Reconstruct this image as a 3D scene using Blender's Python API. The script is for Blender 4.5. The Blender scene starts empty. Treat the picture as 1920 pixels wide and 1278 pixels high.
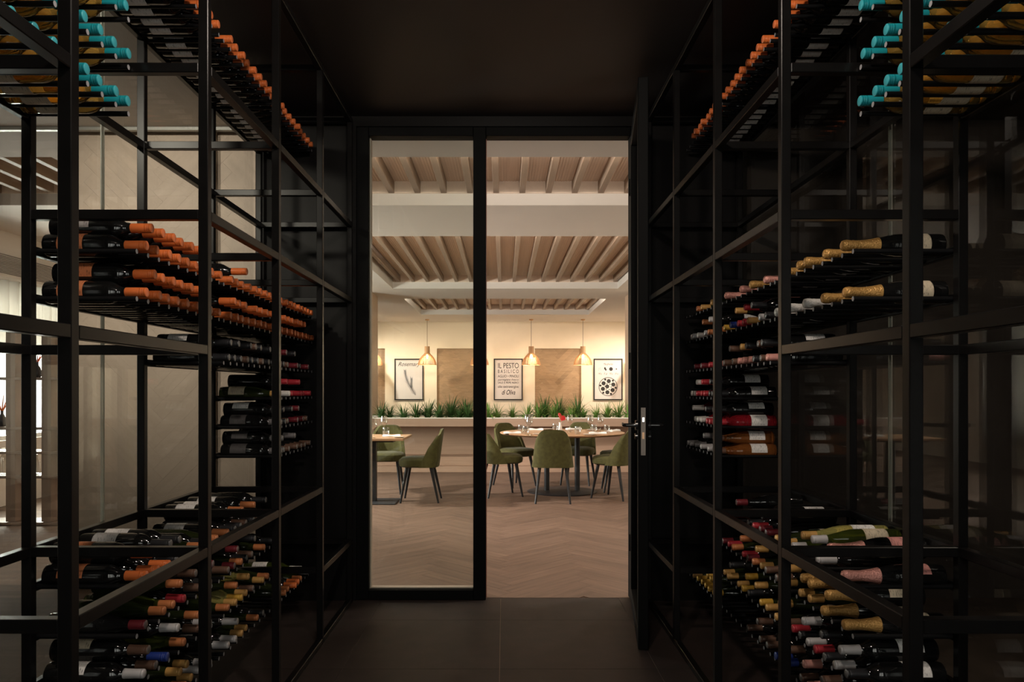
import bpy, bmesh, math, random
from mathutils import Vector, Matrix

random.seed(11)
SC = bpy.context.scene
COL = SC.collection
PI = math.pi
H = 1.27                      # eye height

# ------------------------------------------------------------------ camera
cd = bpy.data.cameras.new('camera')
cam = bpy.data.objects.new('camera', cd); COL.objects.link(cam)
cam.location = (0, 0, H)
cam.rotation_euler = (PI/2, 0, 0)
cd.sensor_width = 36.0
cd.lens = 1400/1920*36
cd.shift_x = (960-945)/1920
cd.shift_y = (732-639)/1920
cd.clip_start = 0.05; cd.clip_end = 100
SC.camera = cam

# ------------------------------------------------------------------ view, world
SC.view_settings.view_transform = 'Standard'
SC.view_settings.look = 'None'
SC.view_settings.gamma = 1
SC.view_settings.use_curve_mapping = False
SC.view_settings.exposure = 0.10
w = bpy.data.worlds.new('world'); SC.world = w; w.use_nodes = True
w.node_tree.nodes['Background'].inputs[0].default_value = (1.0, 0.97, 0.94, 1)
w.node_tree.nodes['Background'].inputs[1].default_value = 2.2
try:
    SC.cycles.use_denoising = True
    SC.cycles.sample_clamp_indirect = 4.0
    SC.cycles.max_bounces = 8
    SC.cycles.transparent_max_bounces = 24
    SC.cycles.caustics_reflective = False
    SC.cycles.caustics_refractive = False
except Exception:
    pass

# ------------------------------------------------------------------ lights
def area(name, loc, rot, sx, sy, power, col=(1, 1, 1), spread=PI):
    l = bpy.data.lights.new(name, 'AREA'); l.shape = 'RECTANGLE'
    l.size = sx; l.size_y = sy; l.energy = power; l.color = col; l.spread = spread
    o = bpy.data.objects.new(name, l); COL.objects.link(o)
    o.location = loc; o.rotation_euler = rot
    return o
def spot(name, loc, target, power, col=(1, 1, 1), angle=70, blend=0.6, radius=0.04):
    l = bpy.data.lights.new(name, 'SPOT'); l.energy = power; l.color = col
    l.spot_size = math.radians(angle); l.spot_blend = blend; l.shadow_soft_size = radius
    o = bpy.data.objects.new(name, l); COL.objects.link(o)
    o.location = loc
    o.rotation_euler = (Vector(target)-Vector(loc)).to_track_quat('-Z', 'Y').to_euler()
    return o
WARM = (1.0, 0.88, 0.74)
# daylight through the windows of the dining room (left wall)
for yy in (9.0, 11.7):
    area('window_daylight', (-5.85, yy, 1.5), (0, -PI/2, 0), 2.0, 2.2, 900, (1.0, 0.96, 0.91))
# added fill spots under the dining room soffits, unseen, outside the view
for (x, y, p) in ((-1.7, 5.0, 130), (1.7, 5.0, 130), (-2.3, 7.4, 120), (2.3, 7.4, 120), (-2.9, 12.3, 100), (2.9, 12.3, 100), (-3.2, 16.5, 330), (3.2, 16.5, 330)):
    spot('added_soffit_fill', (x, y, 2.90), (x*0.8, y+0.6, 0), p, WARM, 150, 0.9, 0.06)
spot('added_left_spot', (-4.6, 8.0, 2.86), (0.3, 8.9, 0.0), 1500, (1.0, 0.93, 0.84), 70, 0.7, 0.10)  # added spot throwing the chair shadows to the right, no fixture seen
for (y, p) in ((5.37, 26), (8.09, 55), (13.56, 30)):   # added fill hidden behind each coffer's near edge to brighten the ribs
    area('added_coffer_fill', (0.02, y, 2.975), (math.radians(128), 0, 0), 3.4, 0.03, p, WARM)
# added fill for the side passage wall outside the cellar, lamps unseen
for (x, y, p) in ((-2.7, 2.6, 150), (-2.2, 1.0, 200)):
    spot('added_passage_fill', (x, y, 2.88), (-2.0, 4.8, 2.1), p, WARM, 62, 0.9, 0.06)
spot('added_right_passage_fill', (2.6, 2.0, 2.9), (2.6, 2.6, 0), 34, WARM, 140, 0.8, 0.06)  # added dim fill to lift the dark passage, lamp unseen
# added soft fill behind the camera, entering by an invented glazed door
area('added_near_end_fill', (0.40, -2.0, 1.45), (PI/2, 0, 0), 1.4, 2.4, 20, (1.0, 0.93, 0.86))
# unseen ceiling lights, set as bare points, above the cellar aisle
for (x, y, p) in ((0.0, 0.7, 48), (0.0, 1.8, 62)):
    l = bpy.data.lights.new('cellar_ceiling_light', 'POINT'); l.energy = p; l.color = (1.0, 0.86, 0.73); l.shadow_soft_size = 0.05
    o = bpy.data.objects.new('cellar_ceiling_light', l); COL.objects.link(o); o.location = (x, y, 2.84)

# ------------------------------------------------------------------ materials
MATS = {}
def new_mat(name):
    m = bpy.data.materials.new(name); m.use_nodes = True
    nt = m.node_tree
    return m, nt, nt.nodes['Principled BSDF']
def mat(name, col, rough=0.5, metal=0.0, spec=0.5, trans=0.0, ior=1.45, coat=0.0, emit=None, estr=0.0, noise=0.0, nscale=8.0, bump=0.0, bscale=60.0, sheen=0.0):
    if name in MATS: return MATS[name]
    m, nt, b = new_mat(name)
    c = tuple(col)+(1,) if len(col) == 3 else col
    b.inputs['Base Color'].default_value = c
    b.inputs['Roughness'].default_value = rough
    b.inputs['Metallic'].default_value = metal
    b.inputs['Specular IOR Level'].default_value = spec
    b.inputs['Transmission Weight'].default_value = trans
    b.inputs['IOR'].default_value = ior
    b.inputs['Coat Weight'].default_value = coat
    b.inputs['Sheen Weight'].default_value = sheen
    if emit:
        b.inputs['Emission Color'].default_value = tuple(emit)+(1,)
        b.inputs['Emission Strength'].default_value = estr
    N = nt.nodes; L = nt.links
    if noise > 0 or bump > 0:
        tc = N.new('ShaderNodeTexCoord')
    if noise > 0:
        n = N.new('ShaderNodeTexNoise'); n.inputs['Scale'].default_value = nscale; n.inputs['Detail'].default_value = 5
        L.new(tc.outputs['Object'], n.inputs['Vector'])
        mr = N.new('ShaderNodeMapRange'); mr.inputs['From Min'].default_value = 0.3; mr.inputs['From Max'].default_value = 0.7
        mr.inputs['To Min'].default_value = 1-noise; mr.inputs['To Max'].default_value = 1+noise
        L.new(n.outputs['Fac'], mr.inputs['Value'])
        mx = N.new('ShaderNodeVectorMath'); mx.operation = 'SCALE'; mx.inputs[0].default_value = c[:3]
        L.new(mr.outputs['Result'], mx.inputs['Scale'])
        L.new(mx.outputs['Vector'], b.inputs['Base Color'])
    if bump > 0:
        n2 = N.new('ShaderNodeTexNoise'); n2.inputs['Scale'].default_value = bscale; n2.inputs['Detail'].default_value = 4
        L.new(tc.outputs['Object'], n2.inputs['Vector'])
        bp = N.new('ShaderNodeBump'); bp.inputs['Strength'].default_value = bump; bp.inputs['Distance'].default_value = 0.01
        L.new(n2.outputs['Fac'], bp.inputs['Height']); L.new(bp.outputs['Normal'], b.inputs['Normal'])
    MATS[name] = m
    return m
def wood(name, c1, c2, rough=0.5, var=0.15, stretch=(2.2, 28, 28), axis=0):
    if name in MATS: return MATS[name]
    m, nt, b = new_mat(name); N = nt.nodes; L = nt.links
    tc = N.new('ShaderNodeTexCoord')
    oi = N.new('ShaderNodeObjectInfo'); ge = N.new('ShaderNodeNewGeometry')
    ad = N.new('ShaderNodeMath'); ad.operation = 'ADD'
    L.new(oi.outputs['Random'], ad.inputs[0]); L.new(ge.outputs['Random Per Island'], ad.inputs[1])
    fr = N.new('ShaderNodeMath'); fr.operation = 'FRACT'; L.new(ad.outputs[0], fr.inputs[0])
    off = N.new('ShaderNodeVectorMath'); off.operation = 'MULTIPLY_ADD'
    cmb = N.new('ShaderNodeCombineXYZ')
    for i in range(3): L.new(fr.outputs[0], cmb.inputs[i])
    off.inputs[1].default_value = (17, 31, 7)
    L.new(cmb.outputs[0], off.inputs[0]); L.new(tc.outputs['Object'], off.inputs[2])
    mp = N.new('ShaderNodeMapping'); mp.inputs['Scale'].default_value = stretch
    L.new(off.outputs[0], mp.inputs['Vector'])
    n = N.new('ShaderNodeTexNoise'); n.inputs['Scale'].default_value = 1.0; n.inputs['Detail'].default_value = 6; n.inputs['Roughness'].default_value = 0.6
    n.inputs['Distortion'].default_value = 0.6
    L.new(mp.outputs[0], n.inputs['Vector'])
    cr = N.new('ShaderNodeValToRGB')
    cr.color_ramp.elements[0].position = 0.3; cr.color_ramp.elements[0].color = tuple(c1)+(1,)
    cr.color_ramp.elements[1].position = 0.7; cr.color_ramp.elements[1].color = tuple(c2)+(1,)
    L.new(n.outputs['Fac'], cr.inputs['Fac'])
    mr = N.new('ShaderNodeMapRange'); mr.inputs['To Min'].default_value = 1-var; mr.inputs['To Max'].default_value = 1+var
    L.new(fr.outputs[0], mr.inputs['Value'])
    sc = N.new('ShaderNodeVectorMath'); sc.operation = 'SCALE'
    L.new(cr.outputs['Color'], sc.inputs[0]); L.new(mr.outputs[0], sc.inputs['Scale'])
    L.new(sc.outputs['Vector'], b.inputs['Base Color'])
    b.inputs['Roughness'].default_value = rough
    bp = N.new('ShaderNodeBump'); bp.inputs['Strength'].default_value = 0.12; bp.inputs['Distance'].default_value = 0.004
    L.new(n.outputs['Fac'], bp.inputs['Height']); L.new(bp.outputs['Normal'], b.inputs['Normal'])
    MATS[name] = m
    return m
def pane_glass(name, tint=(0.93, 0.95, 0.94), f0=0.04):
    if name in MATS: return MATS[name]
    m = bpy.data.materials.new(name); m.use_nodes = True; nt = m.node_tree; N = nt.nodes; L = nt.links
    N.clear()
    out = N.new('ShaderNodeOutputMaterial')
    lw = N.new('ShaderNodeLayerWeight'); lw.inputs['Blend'].default_value = 0.5
    pw = N.new('ShaderNodeMath'); pw.operation = 'POWER'; pw.inputs[1].default_value = 5
    L.new(lw.outputs['Facing'], pw.inputs[0])
    ma = N.new('ShaderNodeMath'); ma.operation = 'MULTIPLY_ADD'; ma.inputs[1].default_value = 1-f0; ma.inputs[2].default_value = f0
    L.new(pw.outputs[0], ma.inputs[0])
    t = N.new('ShaderNodeBsdfTransparent'); t.inputs['Color'].default_value = tuple(tint)+(1,)
    g = N.new('ShaderNodeBsdfGlossy'); g.inputs['Roughness'].default_value = 0.0
    mx = N.new('ShaderNodeMixShader')
    L.new(ma.outputs[0], mx.inputs[0]); L.new(t.outputs[0], mx.inputs[1]); L.new(g.outputs[0], mx.inputs[2])
    L.new(mx.outputs[0], out.inputs['Surface'])
    MATS[name] = m
    return m

STEEL = mat('black_powder_steel', (0.0042, 0.0038, 0.0037), 0.30, 0.0, 0.22, noise=0.25, nscale=14)
PEGM = mat('black_peg_steel', (0.006, 0.006, 0.0065), 0.45, 0.0, 0.15)
PEGEND = mat('peg_end_grey', (0.22, 0.22, 0.23), 0.45, 0.0, 0.5)
DARKWALL = mat('black_wall_panel', (0.0050, 0.0046, 0.0046), 0.4, 0.0, 0.12, noise=0.15, nscale=3)
DARKCEIL = mat('dark_brown_ceiling', (0.011, 0.0072, 0.0066), 0.55, noise=0.25, nscale=2.5)
TILE = mat('dark_brown_tile', (0.020, 0.0128, 0.0108), 0.55, noise=0.3, nscale=9, bump=0.04, bscale=120)
GROUT = mat('pale_grout', (0.22, 0.17, 0.14), 0.8)
FRAME = mat('black_door_frame', (0.0025, 0.0025, 0.0025), 0.6, 0.0, 0.08)
GLASS = pane_glass('clear_pane', (0.90, 0.92, 0.90))
GLASS_DIM = pane_glass('smoked_pane', (0.80, 0.80, 0.78), 0.03)
SHELFWOOD = wood('shelving_wood', (0.17, 0.115, 0.085), (0.21, 0.145, 0.11), 0.5, 0.03, (20, 20, 1.5))
CREAM = mat('cream_plaster', (0.80, 0.71, 0.57), 0.85, noise=0.03, nscale=3)
WHITE = mat('white_plaster', (0.68, 0.64, 0.60), 0.8, noise=0.02, nscale=2)
OAK = wood('oak_slat', (0.27, 0.19, 0.135), (0.33, 0.24, 0.175), 0.55, 0.06, (20, 1.5, 20))
OAKRIB = wood('oak_ribbed_panel', (0.80, 0.65, 0.53), (0.86, 0.71, 0.59), 0.6, 0.05, (20, 1.5, 20))
PLANK = wood('oak_floor_plank', (0.100, 0.061, 0.043), (0.185, 0.118, 0.085), 0.5, 0.12, (2.0, 26, 26))
WALLPLANK = wood('herringbone_wall_oak', (0.42, 0.335, 0.265), (0.48, 0.385, 0.31), 0.55, 0.02, (2.0, 26, 26))
NICHE = wood('niche_herringbone_oak', (0.27, 0.18, 0.105), (0.39, 0.265, 0.16), 0.55, 0.10, (2.0, 26, 26))
BEIGEWOOD = wood('pale_beige_wood', (0.52, 0.38, 0.28), (0.60, 0.45, 0.34), 0.5, 0.03, (1.2, 22, 22))
VENEER = wood('planter_veneer', (0.34, 0.22, 0.155), (0.40, 0.265, 0.19), 0.5, 0.03, (1.2, 22, 22))
STONE = mat('pale_stone_top', (0.78, 0.74, 0.68), 0.4)
VELVET = mat('olive_velvet', (0.064, 0.060, 0.019), 0.8, 0, 0.2, noise=0.2, nscale=25, sheen=0.08)
LEGBLK = mat('black_wood_leg', (0.010, 0.010, 0.012), 0.35)
TABLEM = mat('black_table_metal', (0.018, 0.019, 0.022), 0.45)
TABLEWOOD = wood('table_oak', (0.42, 0.24, 0.13), (0.54, 0.33, 0.19), 0.4, 0.03, (2, 24, 24))
LINEN = mat('white_linen', (0.85, 0.83, 0.80), 0.9, bump=0.1, bscale=300)
CHINA = mat('cream_china', (0.55, 0.46, 0.38), 0.3)
DRINKGLASS = pane_glass('drinking_glass', (0.97, 0.97, 0.96), 0.16)
BLACKP = mat('black_print', (0.02, 0.02, 0.02), 0.7)
PAPER = mat('white_paper', (0.60, 0.57, 0.56), 0.7)
STAINLESS = mat('brushed_steel', (0.22, 0.19, 0.165), 0.5, 0.3)

# ------------------------------------------------------------------ object helpers
def link(o, parent=None):
    COL.objects.link(o)
    if parent is not None: o.parent = parent
    return o
def tag(o, label=None, cat=None, group=None, kind=None):
    if label: o['label'] = label
    if cat: o['category'] = cat
    if group: o['group'] = group
    if kind: o['kind'] = kind
    return o
def empty(name, loc=(0, 0, 0), rz=0.0):
    o = bpy.data.objects.new(name, None); o.empty_display_size = 0.1
    COL.objects.link(o); o.location = loc; o.rotation_euler = (0, 0, rz)
    return o
def to_mesh(name, bm, m=None, smooth=False):
    me = bpy.data.meshes.new(name)
    bmesh.ops.recalc_face_normals(bm, faces=bm.faces)
    bm.to_mesh(me); bm.free()
    if m: me.materials.append(m)
    if smooth:
        for p in me.polygons: p.use_smooth = True
        try: me.set_sharp_from_angle(angle=math.radians(40))
        except Exception: pass
    return me
def obj(name, bm_or_me, m=None, parent=None, smooth=False, loc=None):
    me = bm_or_me if isinstance(bm_or_me, bpy.types.Mesh) else to_mesh(name, bm_or_me, m, smooth)
    o = bpy.data.objects.new(name, me)
    link(o, parent)
    if loc: o.location = loc
    return o
def bx(bm, x0, x1, y0, y1, z0, z1, bev=0.0):
    t = bmesh.new() if bev else bm
    vs = [t.verts.new(p) for p in ((x0, y0, z0), (x1, y0, z0), (x1, y1, z0), (x0, y1, z0), (x0, y0, z1), (x1, y0, z1), (x1, y1, z1), (x0, y1, z1))]
    for f in ((0, 3, 2, 1), (4, 5, 6, 7), (0, 1, 5, 4), (1, 2, 6, 5), (2, 3, 7, 6), (3, 0, 4, 7)):
        t.faces.new([vs[i] for i in f])
    if bev:
        bmesh.ops.bevel(t, geom=t.edges[:], offset=bev, segments=1, affect='EDGES')
        tmp = bpy.data.meshes.new('tmp'); t.to_mesh(tmp); t.free(); bm.from_mesh(tmp); bpy.data.meshes.remove(tmp)
    return bm
def box(name, x0, x1, y0, y1, z0, z1, m, parent=None, bev=0.0, kind=None):
    bm = bmesh.new(); bx(bm, min(x0, x1), max(x0, x1), min(y0, y1), max(y0, y1), min(z0, z1), max(z0, z1), bev)
    o = obj(name, bm, m, parent)
    if kind: o['kind'] = kind
    return o
def lathe(bm, prof, n=20, axis='Z', origin=(0, 0, 0)):
    rings = []
    for r, z in prof:
        if r < 1e-6:
            rings.append([bm.verts.new((origin[0], origin[1], origin[2]+z))])
        else:
            rings.append([bm.verts.new((origin[0]+r*math.cos(2*PI*i/n), origin[1]+r*math.sin(2*PI*i/n), origin[2]+z)) for i in range(n)])
    for a, b in zip(rings, rings[1:]):
        if len(a) == 1 and len(b) == 1: continue
        for i in range(n):
            j = (i+1) % n
            if len(a) == 1: bm.faces.new((a[0], b[i], b[j]))
            elif len(b) == 1: bm.faces.new((a[i], a[j], b[0]))
            else: bm.faces.new((a[i], a[j], b[j], b[i]))
    return bm
def tube(bm, pts, r0, r1=None, n=8, cap=True):
    r1 = r0 if r1 is None else r1
    pts = [Vector(p) for p in pts]; rings = []
    for k, p in enumerate(pts):
        d = (pts[min(k+1, len(pts)-1)]-pts[max(k-1, 0)]).normalized()
        q = d.to_track_quat('Z', 'Y'); r = r0+(r1-r0)*k/(len(pts)-1)
        rings.append([bm.verts.new(p+q @ Vector((r*math.cos(2*PI*i/n), r*math.sin(2*PI*i/n), 0))) for i in range(n)])
    for a, b in zip(rings, rings[1:]):
        for i in range(n):
            bm.faces.new((a[i], a[(i+1) % n], b[(i+1) % n], b[i]))
    if cap:
        bm.faces.new(rings[0][::-1]); bm.faces.new(rings[-1])
    return bm
ORD = ('first second third fourth fifth sixth seventh eighth ninth tenth eleventh twelfth thirteenth fourteenth fifteenth sixteenth seventeenth '
       'eighteenth nineteenth twentieth twenty-first twenty-second twenty-third twenty-fourth twenty-fifth twenty-sixth twenty-seventh twenty-eighth twenty-ninth thirtieth').split()

# ------------------------------------------------------------------ herringbone planks
def herring_polys(x0, x1, y0, y1, W, n, ang=PI/4, ox=0.0, oy=0.0):
    """planks (rects) of a herringbone rotated by ang that touch the rectangle; returns (centre, rot, L, W, clipped polygon or None)"""
    res = []
    ca, sa = math.cos(ang), math.sin(ang)
    cx, cy = (x0+x1)/2, (y0+y1)/2
    R = int((math.hypot(x1-x0, y1-y0)/2)/W)+2*n+2
    def inside(p): return x0 <= p[0] <= x1 and y0 <= p[1] <= y1
    def clip(poly):
        for (ax, lim, sg) in ((0, x0, 1), (0, x1, -1), (1, y0, 1), (1, y1, -1)):
            out = []
            for i in range(len(poly)):
                p, q = poly[i], poly[(i+1) % len(poly)]
                dp, dq = (p[ax]-lim)*sg, (q[ax]-lim)*sg
                if dp >= 0: out.append(p)
                if dp*dq < 0:
                    t = dp/(dp-dq); out.append((p[0]+(q[0]-p[0])*t, p[1]+(q[1]-p[1])*t))
            poly = out
            if len(poly) < 3: return None
        return poly
    cells = []
    for b in range(-R, R):
        for k in range(-R//(2*n)-2, R//(2*n)+3):
            a = b+2*n*k
            if -R-n < a < R+n: cells.append((a, b, n, 1, 0.0))
    for p in range(-R, R):
        for k in range(-R//(2*n)-2, R//(2*n)+3):
            q = p-2*n+1+2*n*k
            if -R-n < q < R+n: cells.append((p, q, 1, n, PI/2))
    for a, b, dx, dy, rr in cells:
        pts = []
        for u, v in ((a, b), (a+dx, b), (a+dx, b+dy), (a, b+dy)):
            u *= W; v *= W
            pts.append((cx+ox+u*ca-v*sa, cy+oy+u*sa+v*ca))
        if max(p[0] for p in pts) <= x0 or min(p[0] for p in pts) >= x1 or max(p[1] for p in pts) <= y0 or min(p[1] for p in pts) >= y1: continue
        c = (sum(p[0] for p in pts)/4, sum(p[1] for p in pts)/4)
        if all(inside(p) for p in pts): res.append((c, ang+rr, None))
        else:
            pl = clip(pts)
            if pl:
                A = abs(sum(pl[i][0]*pl[(i+1) % len(pl)][1]-pl[(i+1) % len(pl)][0]*pl[i][1] for i in range(len(pl))))/2
                if A > W*W*0.1: res.append((c, ang+rr, pl))
    return res
def plank_bm(L, W, T, gap):
    bm = bmesh.new(); bx(bm, -L/2+gap, L/2-gap, -W/2+gap, W/2-gap, 0, T)
    return bm
def poly_bm(pl, c, rot, T, gap):
    """clipped plank polygon in its own local frame (x along the plank)"""
    ca, sa = math.cos(-rot), math.sin(-rot)
    g = (sum(p[0] for p in pl)/len(pl), sum(p[1] for p in pl)/len(pl))
    bm = bmesh.new(); lo = []; hi = []
    for p in pl:
        d = math.hypot(p[0]-g[0], p[1]-g[1]) or 1
        k = max(0, 1-gap*1.3/d)
        x, y = g[0]+(p[0]-g[0])*k-c[0], g[1]+(p[1]-g[1])*k-c[1]
        u, v = x*ca-y*sa, x*sa+y*ca
        lo.append(bm.verts.new((u, v, 0))); hi.append(bm.verts.new((u, v, T)))
    n = len(lo)
    bm.faces.new(lo[::-1]); bm.faces.new(hi)
    for i in range(n): bm.faces.new((lo[i], lo[(i+1) % n], hi[(i+1) % n], hi[i]))
    return bm

# ================================================================== STRUCTURE
CEIL = 2.93
XG_L, XG_R = -1.505, 1.448        # glass side walls of the cellar
YD = 4.52                         # inner face of the cellar's door wall
def struct(name, x0, x1, y0, y1, z0, z1, m, parent=None, bev=0.0):
    return box(name, x0, x1, y0, y1, z0, z1, m, parent, bev, None if parent else 'structure')

# ---- cellar floor: slab of grout, each tile its own piece
fl = struct('floor_cellar', XG_L, XG_R, -1.4, YD+0.06, -0.05, -0.004, GROUT)
xs = [XG_L]+[-0.02+0.72*k for k in range(-2, 3) if XG_L < -0.02+0.72*k < XG_R]+[XG_R]
ys = [-1.4]+sorted(4.135-0.726*k for k in range(0, 8) if -1.4 < 4.135-0.726*k)+[YD+0.06]
for i in range(len(xs)-1):
    for j in range(len(ys)-1):
        g = 0.0015
        box('tile', xs[i]+g, xs[i+1]-g, ys[j]+g, ys[j+1]-g, -0.004, 0.0, TILE, fl)
struct('ceiling_cellar', XG_L, XG_R, -1.4, YD, CEIL, CEIL+0.08, DARKCEIL)
struct('wall_back_left', XG_L, -0.38, -1.52, -1.4, 0, CEIL+0.08, DARKWALL)
struct('wall_back_right', 1.16, XG_R, -1.52, -1.4, 0, CEIL+0.08, DARKWALL)
struct('wall_back_top', -0.38, 1.16, -1.52, -1.4, 2.7, CEIL+0.08, DARKWALL)
d2 = empty('added_near_door', (0.39, 0, 0)); d2['kind'] = 'structure'  # unseen door, added as an opening for the fill behind it
for (a, b, c, d) in ((-0.77, -0.70, 0, 2.7), (0.70, 0.77, 0, 2.7), (-0.70, 0.70, 0, 0.08), (-0.70, 0.70, 2.62, 2.7), (-0.035, 0.035, 0.08, 2.62)):
    box('door_frame', a, b, -1.49, -1.43, c, d, FRAME, d2)
box('pane', -0.70, -0.035, -1.464, -1.456, 0.08, 2.62, GLASS, d2); box('pane', 0.035, 0.70, -1.464, -1.456, 0.08, 2.62, GLASS, d2)

# ---- cellar end wall around the door
struct('wall_end_left', XG_L, -0.895, YD, YD+0.14, 0, CEIL+0.08, DARKWALL)
struct('wall_end_right', 0.855, XG_R, YD, YD+0.14, 0, CEIL+0.08, DARKWALL)
struct('wall_above_door', -0.895, 0.855, YD, YD+0.14, 2.87, CEIL+0.08, DARKWALL)

# ---- fixed glass light beside the door
wn = empty('window_1', (0, 0, 0)); wn['kind'] = 'structure'
box('frame_stile', -0.895, -0.822, YD+0.01, YD+0.10, 0, 2.87, FRAME, wn, 0.003)
box('frame_stile', -0.187, -0.110, YD+0.01, YD+0.10, 0, 2.87, FRAME, wn, 0.003)
box('frame_rail', -0.822, -0.187, YD+0.01, YD+0.10, 0, 0.060, FRAME, wn, 0.003)
box('frame_rail', -0.822, -0.187, YD+0.01, YD+0.10, 2.815, 2.87, FRAME, wn, 0.003)
box('pane', -0.822, -0.187, YD+0.045, YD+0.053, 0.060, 2.815, GLASS, wn)
BEADM = mat('pale_glazing_bead', (0.50, 0.42, 0.36), 0.5)
box('glazing_bead', -0.822, -0.815, YD+0.054, YD+0.10, 0.06, 2.815, BEADM, wn)
box('glazing_bead', -0.815, -0.187, YD+0.054, YD+0.10, 0.06, 0.066, BEADM, wn)
struct('trim_1', 0.768, 0.855, YD+0.01, YD+0.10, 0, 2.87, FRAME, None, 0.003)
struct('trim_2', -0.110, 0.768, YD+0.01, YD+0.10, 2.815, 2.87, FRAME, None, 0.003)
MAH = mat('mullion_edge_red', (0.20, 0.05, 0.025), 0.5)
box('edge_strip', -0.110, -0.107, YD+0.07, YD+0.10, 0, 2.815, MAH, wn)

# ---- open door leaf: hinged on the right jamb, swung into the cellar
dr = empty('door_1', (0.765, YD+0.0, 0), 0.0); dr['kind'] = 'structure'
ang = math.atan2(-0.885, -0.112)
dr.rotation_euler = (0, 0, ang)
DL, DT = 0.885, 0.05
box('door_stile', 0.0, 0.07, 0, DT, 0.008, 2.80, FRAME, dr, 0.003)
box('door_stile', DL-0.07, DL, 0, DT, 0.008, 2.80, FRAME, dr, 0.003)
box('door_rail', 0.07, DL-0.07, 0, DT, 0.008, 0.09, FRAME, dr, 0.003)
box('door_rail', 0.07, DL-0.07, 0, DT, 2.73, 2.80, FRAME, dr, 0.003)
box('pane', 0.07, DL-0.07, 0.021, 0.029, 0.09, 2.73, GLASS_DIM, dr)
lp = box('lock_plate', DL, DL+0.002, 0.014, 0.036, 0.955, 1.187, STAINLESS, dr)
box('latch_bolt', DL+0.002, DL+0.010, 0.020, 0.030, 1.118, 1.140, mat('bright_latch', (0.9, 0.88, 0.85), 0.2, 1.0), lp)
box('bolt_slot', DL+0.002, DL+0.0026, 0.020, 0.030, 1.035, 1.067, mat('brass_slot', (0.55, 0.33, 0.2), 0.4, 0.8), lp)
for zz in (0.968, 1.174):
    bm = bmesh.new(); lathe(bm, [(0, 0), (0.004, 0), (0.003, 0.0015), (0, 0.0018)], 10)
    o = obj('screw', bm, STAINLESS, lp, True); o.location = (DL+0.002, 0.025, zz); o.rotation_euler = (0, PI/2, 0)
# lever handles with rose on both faces of the leaf
for s, y in ((-1, 0.0), (1, DT)):
    bm = bmesh.new()
    tube(bm, [(DL-0.035, y, 1.10), (DL-0.035, y+s*0.012, 1.10)], 0.026, 0.025, 16)
    tube(bm, [(DL-0.035, y, 1.10), (DL-0.035, y+s*0.055, 1.10), (DL-0.045, y+s*0.066, 1.10), (DL-0.16, y+s*0.068, 1.10)], 0.010, 0.009, 10)
    bmesh.ops.translate(bm, verts=bm.verts, vec=(0, 0, 0))
    obj('door_handle', bm, mat('gloss_black_handle', (0.012, 0.012, 0.012), 0.15, 0.0, 0.8), dr, True)
    bm = bmesh.new()
    tube(bm, [(DL-0.035, y, 1.045), (DL-0.035, y+s*0.014, 1.045)], 0.016, 0.015, 14)
    obj('key_rose', bm, MATS['gloss_black_handle'], dr, True)
for zz in (0.35, 1.45, 2.5):
    bm = bmesh.new(); tube(bm, [(-0.004, 0.0, zz-0.05), (-0.004, 0.0, zz+0.05)], 0.009, None, 10)
    obj('hinge', bm, FRAME, dr, True)

# ---- glass side walls of the cellar, with the bright butt joints between the panes
JOINT = bpy.data.materials.new('glass_edge_joint'); JOINT.use_nodes = True
_n = JOINT.node_tree.nodes; _n.clear(); _o = _n.new('ShaderNodeOutputMaterial'); _t = _n.new('ShaderNodeBsdfTranslucent'); _t.inputs[0].default_value = (0.78, 0.78, 0.72, 1)
JOINT.node_tree.links.new(_t.outputs[0], _o.inputs[0])
nwin = 2
for side, X in ((-1, XG_L), (1, XG_R)):
    yj = [-1.4, -0.02, 1.395, 2.81, YD]
    for a, b in zip(yj, yj[1:]):
        x0, x1 = (X-0.012, X) if side < 0 else (X, X+0.012)
        g = 0.004
        o = struct('window_%d' % nwin, x0, x1, a+g, b-g, 0.02, CEIL, GLASS if side < 0 else GLASS_DIM)
        nwin += 1
    for k, y in enumerate(yj[1:4]):
        x0, x1 = (X-0.012, X) if side < 0 else (X, X+0.012)
        struct('trim_%d' % (3+k+(0 if side < 0 else 3)), x0, x1, y-0.004, y+0.004, 0.02, CEIL, JOINT)
    x0, x1 = (X-0.02, X+0.008) if side < 0 else (X-0.008, X+0.02)
    struct('trim_%d' % (9 if side < 0 else 10), x0, x1, -1.4, YD, 0.0, 0.02, STEEL)

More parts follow.
